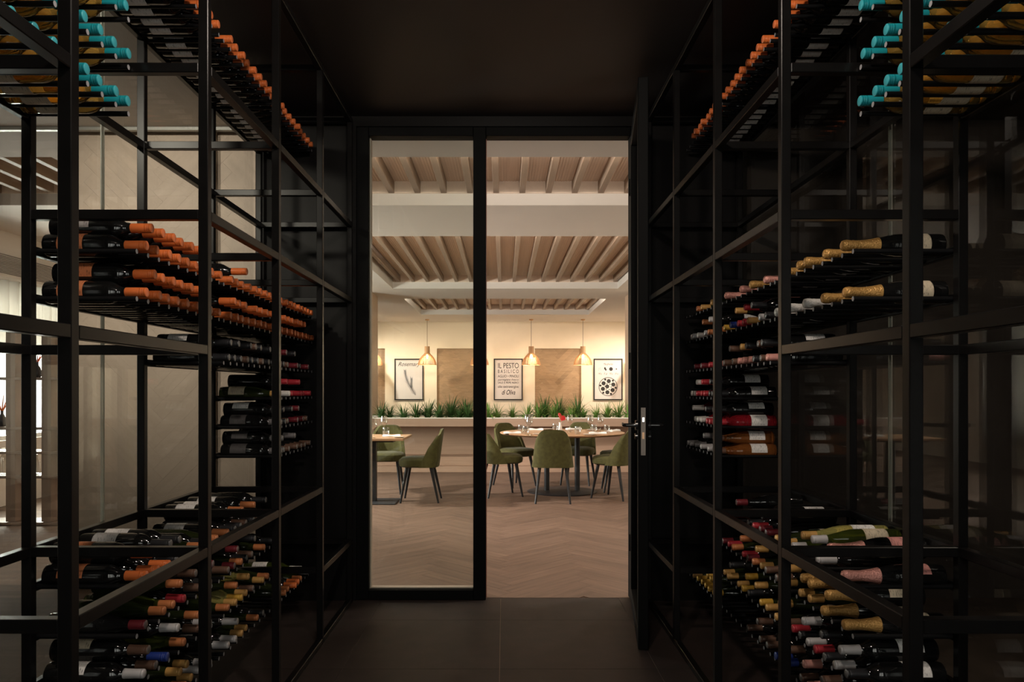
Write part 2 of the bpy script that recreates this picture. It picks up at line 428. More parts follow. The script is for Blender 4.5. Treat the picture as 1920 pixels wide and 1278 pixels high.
# ---- dining room and passage floor
BASEF = wood('oak_floor_base', (0.095, 0.058, 0.038), (0.160, 0.102, 0.070), 0.8, 0.0, (1.5, 14, 14))
fd = struct('floor_dining', -5.6, 3.7, YD+0.06, 18.2, -0.06, -0.006, BASEF)
pl = herring_polys(-2.6, 2.6, YD+0.065, 12.6, 0.125, 6, PI/4+0.0, 0.05, 0.0)
def seen(c): return abs(c[0]+0.02) < 0.19*c[1]+0.35
pl = [p for p in pl if seen(p[0])]
pl.sort(key=lambda p: p[0][1])
LW, WW = 0.75, 0.125
pm = to_mesh('plank', plank_bm(LW, WW, 0.006, 0.0006), PLANK)
rest = bmesh.new()
for k, (c, r, poly) in enumerate(pl):
    if k < 300:
        if poly is None: o = obj('plank', pm, None, fd)
        else: o = obj('plank', poly_bm(poly, c, r, 0.006, 0.0006), PLANK, fd)
        o.location = (c[0], c[1], -0.006); o.rotation_euler = (0, 0, r)
    else:
        b2 = plank_bm(LW, WW, 0.006, 0.0006) if poly is None else poly_bm(poly, c, r, 0.006, 0.0006)
        bmesh.ops.transform(b2, matrix=Matrix.Translation((c[0], c[1], -0.006)) @ Matrix.Rotation(r, 4, 'Z'), verts=b2.verts)
        tmp = bpy.data.meshes.new('t'); b2.to_mesh(tmp); b2.free(); rest.from_mesh(tmp); bpy.data.meshes.remove(tmp)
o = obj('plank_field', rest, PLANK, fd); o['kind'] = 'stuff'
fp = struct('floor_passage', -5.6, XG_L-0.02, -1.5, YD+0.06, -0.06, 0.0, wood('passage_floor_oak', (0.085, 0.056, 0.040), (0.125, 0.085, 0.062), 0.8, 0.0, (1.5, 14, 14)))
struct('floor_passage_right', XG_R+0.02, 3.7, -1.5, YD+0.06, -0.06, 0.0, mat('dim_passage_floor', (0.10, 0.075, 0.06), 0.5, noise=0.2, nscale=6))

# ---- dining ceiling with wooden coffers
bm = bmesh.new()
CT = 3.24
YC = [(5.31, 6.69), (8.03, 12.15), (13.5, 16.3)]
XC = [(-1.81, 1.85), (-5.15, -3.22)]
yb = [YD+0.14]+[v for p in YC for v in p]+[18.2]
for i in range(0, len(yb), 2): bx(bm, -5.6, 3.7, yb[i], yb[i+1], CEIL, CT)
for (a, b) in YC:
    bx(bm, -5.6, XC[1][0], a, b, CEIL, CT); bx(bm, XC[1][1], XC[0][0], a, b, CEIL, CT); bx(bm, XC[0][1], 3.7, a, b, CEIL, CT)
bx(bm, -5.6, 3.7, YD+0.14, 18.2, CT, CT+0.06)
cl = obj('ceiling_dining', bm, WHITE); cl['kind'] = 'structure'
for ci, (xa, xb) in enumerate(XC):
    for (ya, yb_) in YC:
        b2 = bmesh.new()
        bx(b2, xa, xb, ya, yb_, 3.145, 3.16)
        x = xa+0.012
        while x < xb:
            bx(b2, x, x+0.014, ya, yb_, 3.140, 3.145); x += 0.024
        o = obj('rib_panel', b2, OAKRIB, cl); o['kind'] = 'stuff'
        box('coffer_lining', xa, xb, yb_-0.014, yb_, 3.035, 3.145, OAKRIB, cl)
        x = -0.07
        while x > xa+0.03: x -= 0.234
        sm = None
        while x < xb-0.03:
            if x > xa+0.03:
                if sm is None:
                    b3 = bmesh.new(); bx(b3, -0.026, 0.026, ya, yb_-0.014, 3.035, 3.140, 0.002); sm = to_mesh('slat', b3, OAK)
                o = obj('slat', sm, None, cl); o.location = (x, 0, 0)
            x += 0.234
struct('ceiling_passage', -5.6, XG_L-0.02, -1.5, YD+0.14, CEIL, CEIL+0.08, WHITE)
struct('trim_11', -5.4, XG_L-0.03, 4.70, 4.73, CEIL-0.02, CEIL, mat('track_grey', (0.35, 0.35, 0.33), 0.4, 0.6))

# ---- dining walls
YW = 18.0
bm = bmesh.new()
NX = [(-4.0, -2.87), (-1.62, -0.50), (0.746, 1.864), (3.12, 4.2)]
bx(bm, -5.6, 3.7, YW+0.07, YW+0.16, -0.05, CT)
e = [-5.6]+[min(v, 3.699) for p in NX for v in p]+[3.7]
for i in range(0, len(e), 2): bx(bm, e[i], e[i+1], YW, YW+0.07, 0, CEIL)
for (a, b) in NX: bx(bm, a, min(b, 3.7), YW, YW+0.07, 2.286, CEIL)
wf = obj('wall_far', bm, CREAM); wf['kind'] = 'structure'
for (a, b) in NX[:3]:
    b2 = bmesh.new()
    for (c, r, poly) in herring_polys(a, b, 0.5, 2.286, 0.11, 5, PI/4):
        t = plank_bm(0.55, 0.11, 0.012, 0.0004) if poly is None else poly_bm(poly, c, r, 0.012, 0.0004)
        M = Matrix.Translation((c[0], YW+0.07, c[1])) @ Matrix.Rotation(PI/2, 4, 'X') @ Matrix.Rotation(r, 4, 'Z')
        bmesh.ops.transform(t, matrix=M, verts=t.verts)
        tmp = bpy.data.meshes.new('t'); t.to_mesh(tmp); t.free(); b2.from_mesh(tmp); bpy.data.meshes.remove(tmp)
    o = obj('herringbone_panel', b2, NICHE, wf); o['kind'] = 'stuff'
struct('wall_right_dining', 3.62, 3.74, YD+0.14, 18.2, 0, CT, CREAM)
for x0, x1, nm in ((-2.85, -2.23, 'pillar_left'), (2.14, 2.75, 'pillar_right')):
    p = struct(nm, x0, x1, 12.6, 13.2, 0, CEIL, BEIGEWOOD)
# window wall on the left
bm = bmesh.new(); XL = -5.5
for (a, b, c, d) in ((-1.5, 5.1, 0, CEIL), (12.9, 18.2, 0, CEIL), (5.1, 12.9, 0, 0.72), (5.1, 12.9, 2.42, CEIL), (7.5, 7.8, 0.72, 2.42), (10.2, 10.5, 0.72, 2.42)):
    bx(bm, XL-0.14, XL, a, b, c, d)
wl = obj('wall_left', bm, WHITE); wl['kind'] = 'structure'
WFR = mat('white_window_frame', (0.75, 0.73, 0.7), 0.5)
for (a, b) in ((5.1, 7.5), (7.8, 10.2), (10.5, 12.9)):
    wd = empty('window_%d' % nwin); wd['kind'] = 'structure'; nwin += 1
    m_ = (a+b)/2
    for (ya, yb_, za, zb) in ((a, b, 0.72, 0.77), (a, b, 2.37, 2.42), (a, a+0.05, 0.77, 2.37), (b-0.05, b, 0.77, 2.37), (m_-0.025, m_+0.025, 0.77, 2.37)):
        box('window_frame', XL-0.10, XL-0.05, ya, yb_, za, zb, WFR, wd)
    box('pane', XL-0.078, XL-0.072, a+0.05, m_-0.025, 0.77, 2.37, GLASS, wd)
    box('pane', XL-0.078, XL-0.072, m_+0.025, b-0.05, 0.77, 2.37, GLASS, wd)
# herringbone wall beside the cellar
wh = struct('wall_herringbone', -2.86, XG_L-0.02, 4.812, 4.94, 0, CEIL, WALLPLANK)
wpm = to_mesh('plank', plank_bm(0.63, 0.09, 0.012, 0.0003), WALLPLANK)
RX = Matrix.Rotation(PI/2, 4, 'X')
for (c, r, poly) in herring_polys(-2.86, XG_L-0.02, 0.0, CEIL, 0.09, 7, PI/4):
    o = obj('plank', wpm if poly is None else poly_bm(poly, c, r, 0.012, 0.0003), WALLPLANK, wh)
    o.matrix_basis = Matrix.Translation((c[0], 4.812, c[1])) @ RX @ Matrix.Rotation(r, 4, 'Z')
box('edge_trim', -1.865, -1.845, 4.74, 4.80, 0.0, CEIL, WALLPLANK, wh)
# dim passage on the right
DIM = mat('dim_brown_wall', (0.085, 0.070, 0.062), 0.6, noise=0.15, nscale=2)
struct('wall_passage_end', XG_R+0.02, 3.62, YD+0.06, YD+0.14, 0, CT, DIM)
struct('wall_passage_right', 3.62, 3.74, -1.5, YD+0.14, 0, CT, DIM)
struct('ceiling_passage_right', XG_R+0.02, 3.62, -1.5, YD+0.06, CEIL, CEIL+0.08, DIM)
struct('wall_passage_back', -5.6, XG_L, -1.66, -1.53, 0, CT, DIM)
struct('wall_passage_back_right', XG_R, 3.74, -1.66, -1.53, 0, CT, DIM)

# ================================================================== WINE RACKS
WF = {-1: 0.907, 1: 0.850}
YP = {'P': 0.843, 'A': 1.565, 'B': 2.287, 'C': 3.009, 'D': 3.731, 'E': 4.453}
T = 0.03
PITCH = 0.0745
PEGR = 0.008
DU_BACK = 0.543                      # inner face of the back posts
SIDE = {-1: 'left', 1: 'right'}
ZR = {'rail0': 0.79, 'rail1': 1.41, 'rail2': 1.825, 'rail3': 2.275, 'rail4': 2.90, 'railp': 1.975, 'raild': 0.385}
bm = bmesh.new()
tube(bm, [(0.0, 0, 0), (-0.312, 0, 0)], PEGR, None, 10, True)
PEGME = to_mesh('peg', bm, PEGM, True); PEGME.materials.append(PEGEND)
for p in PEGME.polygons:
    if abs(p.center.x+0.312) < 1e-4: p.material_index = 1; p.use_smooth = False
RACK = {}
TIERS = {
    'teal_low': (2.113, 'A'), 'teal_mid': (2.255, 'A'), 'teal_high': (2.40, 'A'),
    'top': (2.697, 'BCD'), 'mid_high': (1.704, 'BCD'), 'mid_low': (1.556, 'BCD'), 'eye': (1.383, 'CD'),
    'door_a': (1.230, 'D'), 'door_b': (1.085, 'D'), 'door_c': (0.938, 'D'),
    'bin_a': (0.660, 'BC'), 'bin_b': (0.505, 'BC'), 'bin_c': (0.350, 'BC'), 'bin_d': (0.195, 'BCD'),
}
NEXT = {'P': 'A', 'A': 'B', 'B': 'C', 'C': 'D', 'D': 'E'}
def make_rack(s):
    W = WF[s]; cx, cy = s*(W+0.286), 2.65
    root = empty('wine_rack', (cx, cy, 0))
    tag(root, 'black steel open wine rack standing along the %s glass wall' % SIDE[s], 'wine rack', 'cellar wine racks')
    def rb(name, d0, d1, y0, y1, z0, z1, parent=root, m=STEEL, bev=0.002):
        return box(name, s*(W+d0)-cx, s*(W+d1)-cx, y0-cy, y1-cy, z0, z1, m, parent, bev)
    for k, y in YP.items():
        rb('post', 0, T, y, y+T, 0, 2.90); rb('post', DU_BACK, DU_BACK+T, y, y+T, 0, 2.90)
    def cross(k, z): rb('cross_bar', T, DU_BACK, YP[k], YP[k]+T, z-T, z)
    def rail(a, b, z, front=True, back=True):
        y0, y1 = YP[a]+T, YP[b]
        if front: rb('front_rail', 0, T, y0, y1, z-T, z)
        if back: rb('back_rail', DU_BACK, DU_BACK+T, y0, y1, z-T, z)
    for a in 'ABC': rail(a, NEXT[a], ZR['rail0'])
    rail('P', 'A', ZR['rail0'], False, True)
    rail('D', 'E', ZR['raild'])
    rail('P', 'A', ZR['rail1']); rail('A', 'B', ZR['rail1'])
    rail('P', 'A', ZR['railp'], True, False)
    for a in 'BCD':
        rail(a, NEXT[a], ZR['rail2'], True, False); rail(a, NEXT[a], ZR['rail3'])
    for a in 'PABCD':
        rail(a, NEXT[a], ZR['rail4']); rail(a, NEXT[a], T, True, False)
    for k in 'PABCD': cross(k, ZR['rail0'])
    for k in 'DE': cross(k, ZR['raild'])
    for k in 'PA': cross(k, ZR['railp'])
    cross('B', ZR['rail1']); cross('P', ZR['rail1'])
    for k in 'BCDE': cross(k, ZR['rail2']); cross(k, ZR['rail3'])
    for k in YP: cross(k, ZR['rail4'])
    # tiers of pegs
    for tn, (z, bays) in TIERS.items():
        for b in bays:
            y0, y1 = YP[b]+T, YP[NEXT[b]]
            tr = rb('peg_tier', DU_BACK+0.004, DU_BACK+T-0.004, y0, y1, z-0.014, z+0.014)
            for i in range(10):
                pg = obj('peg', PEGME, None, tr)
                pg.location = (s*(W+DU_BACK+0.006)-cx, y0+0.00975+i*PITCH-cy, z)
                if s < 0: pg.rotation_euler = (0, 0, PI)
    RACK[s] = root
for s in (-1, 1): make_rack(s)

# ================================================================== BOTTLES
BR = 0.0365
def prof_bordeaux():
    return [(0, 0.012), (0.018, 0.006), (0.030, 0.0), (0.0350, 0.003), (BR, 0.010), (BR, 0.190), (0.0350, 0.202), (0.0300, 0.216), (0.0215, 0.229), (0.0160, 0.240), (0.0142, 0.252), (0.0138, 0.300), (0, 0.300)]
def prof_burgundy():
    return [(0, 0.012), (0.018, 0.006), (0.030, 0.0), (0.0350, 0.003), (BR, 0.010), (BR, 0.150), (0.0350, 0.168), (0.0305, 0.190), (0.0240, 0.214), (0.0185, 0.236), (0.0150, 0.256), (0.0138, 0.300), (0, 0.300)]
def prof_magnum():
    return [(0, 0.014), (0.020, 0.006), (0.031, 0.0), (0.0355, 0.003), (BR, 0.012), (BR, 0.130), (0.0352, 0.150), (0.0305, 0.175), (0.0240, 0.200), (0.0193, 0.222), (0.0163, 0.245), (0.0150, 0.265), (0.0145, 0.300), (0, 0.300)]
CAPP = {
    'screw': [(0, 0.3165), (0.0125, 0.3165), (0.0150, 0.3150), (0.0156, 0.3120), (0.0156, 0.3090), (0.0150, 0.3080), (0.0156, 0.3070), (0.0156, 0.3040), (0.0150, 0.3030), (0.0156, 0.3020), (0.0156, 0.2960), (0.0152, 0.2950), (0.0156, 0.2940), (0.0158, 0.2500), (0.0150, 0.2495)],
    'capsule': [(0, 0.3045), (0.0118, 0.3045), (0.0140, 0.3030), (0.0150, 0.3000), (0.0150, 0.2960), (0.0144, 0.2950), (0.0150, 0.2935), (0.0148, 0.2780), (0.0156, 0.2500), (0.0164, 0.2400), (0.0160, 0.2395)],
    'foil': [(0, 0.3170), (0.0085, 0.3165), (0.0150, 0.3130), (0.0172, 0.3070), (0.0178, 0.2990), (0.0176, 0.2900), (0.0164, 0.2840), (0.0170, 0.2800), (0.0163, 0.2740), (0.0165, 0.2600), (0.0180, 0.2450), (0.0210, 0.2220), (0.0256, 0.2010), (0.0250, 0.2000)],
}
BODYM = {
    'dark': mat('dark_bottle_glass', (0.006, 0.006, 0.006), 0.06, 0, 0.6),
    'olive': mat('olive_bottle_glass', (0.015, 0.020, 0.006), 0.06, 0, 0.6),
    'green': mat('green_bottle_glass', (0.16, 0.21, 0.035), 0.03, 0, 0.5, trans=0.85, ior=1.33),
    'straw': mat('straw_wine_glass', (0.80, 0.72, 0.22), 0.03, 0, 0.5, trans=0.75, ior=1.33),
    'amber': mat('amber_wine_glass', (0.90, 0.55, 0.12), 0.03, 0, 0.5, trans=0.88, ior=1.33),
    'rose': mat('rose_wine_glass', (0.70, 0.03, 0.05), 0.03, 0, 0.5, trans=0.75, ior=1.33),
    'tawny': mat('tawny_wine_glass', (0.60, 0.20, 0.05), 0.03, 0, 0.5, trans=0.75, ior=1.33),
}
BODYD = {'dark': 'dark bottle', 'olive': 'dark olive bottle', 'green': 'green glass bottle', 'straw': 'pale straw bottle', 'amber': 'amber wine bottle', 'rose': 'red rose bottle', 'tawny': 'tawny bottle'}
BODYN = {'dark': 'wine_bottle', 'olive': 'wine_bottle', 'green': 'white_wine_bottle', 'straw': 'white_wine_bottle', 'amber': 'clear_wine_bottle', 'rose': 'rose_wine_bottle', 'tawny': 'rose_wine_bottle'}
CAPC = {
    'orange': (0.62, 0.145, 0.035), 'teal': (0.008, 0.22, 0.26), 'gold': (0.52, 0.285, 0.085), 'yellow': (0.60, 0.34, 0.05), 'copper': (0.50, 0.17, 0.06), 'red': (0.42, 0.028, 0.040),
    'burgundy': (0.16, 0.018, 0.025), 'black': (0.018, 0.018, 0.020), 'brown': (0.14, 0.075, 0.050), 'silver': (0.48, 0.46, 0.46), 'white': (0.74, 0.70, 0.66), 'blue': (0.015, 0.035, 0.20), 'pink': (0.66, 0.30, 0.25), 'grey': (0.17, 0.16, 0.16),
}
LABC = {'white': (0.78, 0.75, 0.72), 'cream': (0.60, 0.50, 0.36), 'orange': (0.55, 0.18, 0.07), 'grey': (0.36, 0.34, 0.33), 'dark': (0.05, 0.045, 0.045), 'pink': (0.60, 0.25, 0.22), 'red': (0.40, 0.03, 0.05), 'gold': (0.45, 0.30, 0.12)}
def label_mat(c):
    n = 'bottle_label_'+c
    if n in MATS: return MATS[n]
    m, nt, b = new_mat(n); N = nt.nodes; L = nt.links
    b.inputs['Roughness'].default_value = 0.6
    tc = N.new('ShaderNodeTexCoord'); mp = N.new('ShaderNodeMapping'); mp.inputs['Scale'].default_value = (40, 40, 260)
    L.new(tc.outputs['Object'], mp.inputs['Vector'])
    ns = N.new('ShaderNodeTexNoise'); ns.inputs['Scale'].default_value = 1.6; ns.inputs['Detail'].default_value = 1
    L.new(mp.outputs[0], ns.inputs['Vector'])
    cr = N.new('ShaderNodeValToRGB'); k = LABC[c]
    cr.color_ramp.elements[0].position = 0.60; cr.color_ramp.elements[0].color = k+(1,)
    cr.color_ramp.elements[1].position = 0.66; cr.color_ramp.elements[1].color = tuple(v*0.45 for v in k)+(1,)
    L.new(ns.outputs['Fac'], cr.inputs['Fac']); L.new(cr.outputs['Color'], b.inputs['Base Color'])
    MATS[n] = m
    return m
def cap_mat(c, style):
    metal = {'foil': 0.4, 'capsule': 0.1, 'screw': 0.0}[style]
    if c in ('white', 'black', 'teal'): metal = min(metal, 0.1)
    k = CAPC[c]
    return mat('cap_%s_%s' % (style, c), k, 0.35 if style != 'foil' else 0.28, metal, 0.5, bump=0.5 if style == 'foil' else 0.0, bscale=180)
def cap_end_mat(c, style):
    k = CAPC[c]
    if c in ('black', 'brown', 'grey', 'burgundy'): k = tuple(v*0.4+0.16 for v in k)
    else: k = tuple(min(1, v*1.1+0.03) for v in k)  # coloured ends painted lighter than their caps, as if catching light
    return mat('cap_end_%s_%s' % (style, c), k, 0.35, 0.1 if style == 'screw' else 0.3, 0.5)
MC = {}
def body_mesh(shape, b):
    k = ('b', shape, b)
    if k not in MC:
        bm = bmesh.new(); lathe(bm, {'bordeaux': prof_bordeaux, 'burgundy': prof_burgundy, 'champagne': prof_magnum}[shape](), 20)
        MC[k] = to_mesh('glass_body', bm, BODYM[b], True)
    return MC[k]
def cap_mesh(style, c):
    k = ('c', style, c)
    if k not in MC:
        bm = bmesh.new(); lathe(bm, CAPP[style], 18)
        if style == 'foil':
            for v in bm.verts:
                r = math.hypot(v.co.x, v.co.y)
                if r > 0.004 and 0.20 < v.co.z < 0.31:
                    a = math.atan2(v.co.y, v.co.x); f = 1+0.022*math.sin(a*9+v.co.z*300)
                    v.co.x *= f; v.co.y *= f
        me = to_mesh('cap', bm, cap_mat(c, style), True); me.materials.append(cap_end_mat(c, style))
        zt = CAPP[style][0][1]
        for p in me.polygons:
            if p.center.z > zt-0.0022: p.material_index = 1
        MC[k] = me
    return MC[k]
def label_mesh(c, z0=0.055, z1=0.145, half=1.15, r=BR):
    k = ('l', c, z0, z1, half)
    if k not in MC:
        bm = bmesh.new(); n = 10; rows = []
        for zz in (z0, z1):
            for rr in (r+0.0002, r+0.0007):
                rows.append([bm.verts.new((rr*math.cos(-half+2*half*i/n), rr*math.sin(-half+2*half*i/n), zz)) for i in range(n+1)])
        a0, a1, b0, b1 = rows
        for i in range(n):
            bm.faces.new((a1[i], a1[i+1], b1[i+1], b1[i])); bm.faces.new((a0[i], b0[i], b0[i+1], a0[i+1]))
            bm.faces.new((a0[i], a0[i+1], a1[i+1], a1[i])); bm.faces.new((b0[i], b1[i], b1[i+1], b0[i+1]))
        bm.faces.new((a0[0], a1[0], b1[0], b0[0])); bm.faces.new((a0[n], b0[n], b1[n], a1[n]))
        MC[k] = to_mesh('paper_label', bm, label_mat(c), True)
    return MC[k]
# kind = body, shape, cap style, cap colour, label colour or None
def K(body, shape, style, cap, lab): return (body, shape, style, cap, lab)
KIND = {
    'O': K('dark', 'bordeaux', 'screw', 'orange', 'orange'), 'o': K('dark', 'bordeaux', 'screw', 'orange', 'grey'), 'Q': K('dark', 'bordeaux', 'screw', 'orange', 'white'),
    'T': K('amber', 'bordeaux', 'screw', 'teal', 'cream'),
    'G': K('dark', 'champagne', 'foil', 'gold', 'cream'), 'P': K('dark', 'champagne', 'foil', 'pink', 'pink'), 'W': K('dark', 'champagne', 'foil', 'white', 'white'),
    'k': K('dark', 'bordeaux', 'capsule', 'black', None), 'K': K('dark', 'bordeaux', 'capsule', 'black', 'white'), 'd': K('dark', 'bordeaux', 'capsule', 'grey', 'dark'),
    'g': K('olive', 'burgundy', 'capsule', 'gold', 'cream'), 'y': K('olive', 'burgundy', 'capsule', 'yellow', None), 'c': K('dark', 'bordeaux', 'capsule', 'copper', 'white'), 'e': K('olive', 'burgundy', 'capsule', 'copper', None),
    'r': K('dark', 'bordeaux', 'capsule', 'red', None), 'R': K('rose', 'bordeaux', 'screw', 'red', 'white'), 'b': K('dark', 'burgundy', 'capsule', 'burgundy', None), 'n': K('dark', 'bordeaux', 'capsule', 'brown', None), 'N': K('dark', 'bordeaux', 'capsule', 'brown', 'cream'),
    's': K('green', 'burgundy', 'capsule', 'silver', 'cream'), 'S': K('dark', 'bordeaux', 'capsule', 'silver', 'white'), 'w': K('dark', 'bordeaux', 'capsule', 'white', None), 'u': K('dark', 'bordeaux', 'screw', 'blue', None),
    'v': K('green', 'bordeaux', 'screw', 'white', 'white'), 'z': K('straw', 'burgundy', 'capsule', 'gold', 'white'), 'Z': K('straw', 'bordeaux', 'capsule', 'yellow', 'cream'), 't': K('tawny', 'burgundy', 'capsule', 'brown', 'white'),
    'p': K('dark', 'bordeaux', 'capsule', 'pink', None), 'm': K('green', 'burgundy', 'capsule', 'copper', None), 'h': K('rose', 'bordeaux', 'capsule', 'white', 'white'), 'x': K('dark', 'bordeaux', 'screw', 'orange', 'dark'),
}
CAPW = {'screw': 'screwcap', 'capsule': 'capsule', 'foil': 'foil neck'}
NB = [0]
ROWPHRASE = {}
def bottle(s, tier, b, slot, layer, kc, roll, order=None, rowname=''):
    body, shape, style, cap, lab = KIND[kc]
    W = WF[s]; z, _ = TIERS[tier]
    y = YP[b]+T+0.00975+PITCH*(slot+0.5)
    zz = z+0.02434+layer*0.0628
    jit = random.uniform(-0.006, 0.006)
    root = empty('champagne_bottle' if shape == 'champagne' else BODYN[body], (s*(W+DU_BACK-0.008+jit), y, zz+0.0004))
    root.empty_display_size = 0.02
    phi = (PI+roll) if s < 0 else -roll
    root.rotation_mode = 'QUATERNION'
    root.rotation_quaternion = (Matrix.Rotation(PI/2 if s < 0 else -PI/2, 3, 'Y') @ Matrix.Rotation(phi, 3, 'Z')).to_quaternion()
    obj('glass_body', body_mesh(shape, body), None, root)
    obj('screw_cap' if style == 'screw' else ('foil_neck' if style == 'foil' else 'capsule'), cap_mesh(style, cap), None, root)
    if lab: obj('paper_label', label_mesh(lab, 0.05, 0.13 if shape != 'champagne' else 0.12), None, root)
    bd = 'champagne bottle' if shape == 'champagne' else BODYD[body]
    d = '%s-%s %s' % (cap, {'screw': 'capped', 'capsule': 'sealed', 'foil': 'foiled'}[style], bd)
    NB[0] += 1
    return root, d
ROWS = []   # (side, tier, layer, phrase, {bay: string of 9 (layer 0) or 8 (layer 1)}, roll)
L_, R_ = -1, 1
def row(s, tier, layer, phrase, roll, **bays): ROWS.append((s, tier, layer, phrase, roll, bays))
UP, DN = 0.0, PI
for s in (L_, R_):
    row(s, 'teal_high', 0, 'highest teal row', 2.6, A='TTTTTTTTT')
    row(s, 'teal_mid', 0, 'middle teal row', 2.6, A='TTTTTTTTT')
    row(s, 'teal_low', 0, 'lowest teal row', 2.6, A='TTTTTTTTT')
row(L_, 'top', 0, 'top row under the ceiling', 2.95, B='QQQQQQQQQ', C='QQQQQQQQQ', D='QQQQQQQQQ')
row(R_, 'top', 0, 'top row under the ceiling', 2.95, B='QQQQQQQQQ', C='QQQQQQQQQ', D='QQQQQQQ--')
# ---- left rack
row(L_, 'mid_high', 1, 'first orange row', 0.55, B='oooooo--', C='--o-----')
row(L_, 'mid_high', 0, 'second orange row', 0.9, B='OoOOOOOOO', C='OOOOOOOOO', D='OOOOOOOOO')
row(L_, 'mid_low', 1, 'third orange row', 0.55, B='OOOOOOO-', C='OOO-OOOO', D='OOOOOO--')
row(L_, 'mid_low', 0, 'fourth orange row', 0.9, B='OOOOOOOOO', C='OOOOOOOOO', D='OOOOOOOOO')
row(L_, 'eye', 1, 'upper row below the orange shelves', 0.4, C='Kk-kNk-k', D='-b-k----')
row(L_, 'eye', 0, 'lower row below the orange shelves', 0.6, C='kkkNkknkk', D='nkN-bk-b-')
row(L_, 'door_a', 1, 'upper row at eye level', 0.4, D='-r--r---')
row(L_, 'door_a', 0, 'lower row at eye level', 0.6, D='g-wr-rr-r')
row(L_, 'door_b', 1, 'upper row of waist-high tier', 0.4, D='K-k-b---')
row(L_, 'door_b', 0, 'lower row of waist-high tier', 0.6, D='dkn-b-bn-')
row(L_, 'door_c', 1, 'upper row of lowest door tier', 0.5, D='d--d----')
row(L_, 'door_c', 0, 'lower row of lowest door tier', 0.6, D='ddn-nnn-n')
row(L_, 'bin_a', 1, 'top row of the bins', 0.15, B='O-KK----', C='-Kc-c-k-')
row(L_, 'bin_a', 0, 'second row of the bins', 0.2, B='OxoKKneke', C='ckKnkNkk-')
row(L_, 'bin_b', 1, 'third row of the bins', 0.2, B='---e-n-b', C='-b--k---')
row(L_, 'bin_b', 0, 'fourth row of the bins', 0.2, B='b-emr-nk-', C='nbekn-e-k')
row(L_, 'bin_c', 1, 'fifth row of the bins', 0.2, B='N--S-e--', C='-e-z----')
row(L_, 'bin_c', 0, 'sixth row of the bins', 0.2, B='SNu-m-nS-', C='ezZgn-ge-')
row(L_, 'bin_d', 1, 'seventh row of the bins', 0.2, B='-m-gg---', C='-S------', D='----v---')
row(L_, 'bin_d', 0, 'lowest row of the bins', 0.2, B='m-g-mgSS-', C='SSgg-ek--', D='-eexxe-s-')
# ---- right rack
row(R_, 'mid_high', 0, 'high champagne row', 0.7, B='G-G-GG-G-', C='P-G-P--P-', D='-g--ge---')
row(R_, 'mid_low', 1, 'upper row of champagne tier', 0.5, C='--kr-g--', D='-S-e----')
row(R_, 'mid_low', 0, 'lower row of champagne tier', 0.7, B='G-G-W-W-W', C='kS-grru-y', D='e-eS-wSw-')
row(R_, 'eye', 1, 'upper row below the champagne', 0.4, C='Kn-Kg-n-')
row(R_, 'eye', 0, 'lower row below the champagne', 0.6, C='pnKpppn-N', D='p-r-b-b--')
row(R_, 'door_a', 1, 'upper row at eye level', 0.4, D='-K-r-w--')
row(R_, 'door_a', 0, 'lower row at eye level', 0.6, D='KkKrrrww-')
row(R_, 'door_b', 1, 'upper row of waist-high tier', 0.5, D='K-K---h-')
row(R_, 'door_b', 0, 'lower row of waist-high tier', 0.9, D='RRR-hhw--')
row(R_, 'door_c', 1, 'upper row of lowest door tier', 0.4, D='t--d----')
row(R_, 'door_c', 0, 'lower row of lowest door tier', 0.6, D='ttS-S-ddd')
row(R_, 'bin_a', 1, 'top row of the bins', 0.2, B='-P-sz---', C='Kn---b--')
row(R_, 'bin_a', 0, 'second row of the bins', 0.2, B='P--S-ssgg', C='bbrK--r--')
row(R_, 'bin_b', 1, 'third row of the bins', 0.2, B='-G-GG-g-', C='-g--e---')
row(R_, 'bin_b', 0, 'fourth row of the bins', 0.2, B='G-G-gg-gN', C='Ngebr-erb')
row(R_, 'bin_c', 1, 'fifth row of the bins', 0.2, B='S-K-S--g', C='-g-y--k-')
row(R_, 'bin_c', 0, 'sixth row of the bins', 0.2, B='KSkrSkrNg', C='gy-Kyg-gg')
row(R_, 'bin_d', 1, 'seventh row of the bins', 0.2, B='t-N-p-n-', C='-n------', D='-yy-----')
row(R_, 'bin_d', 0, 'lowest row of the bins', 0.2, B='yNt-pn-uu', C='nN-N-----', D='-yyyyyg--')
ALLB = []
for (s, tier, layer, phrase, roll, bays) in ROWS:
    lst = []
    for b in 'ABCD':
        for i, ch in enumerate(bays.get(b, '')):
            if ch == '-': continue
            lst.append((b, i+(0.5 if layer else 0.0), ch))
    n = len(lst)
    for k, (b, slot, ch) in enumerate(lst):
        o, d = bottle(s, tier, b, slot, layer, ch, roll+random.uniform(-0.25, 0.25))
        o['label'] = '%s, %s from the door, %s, %s rack' % (d, ORD[n-1-k], phrase, SIDE[s])
        o['category'] = 'bottle'
        o['group'] = '%s of the %s wine rack' % (phrase, SIDE[s])
        ALLB.append(o)
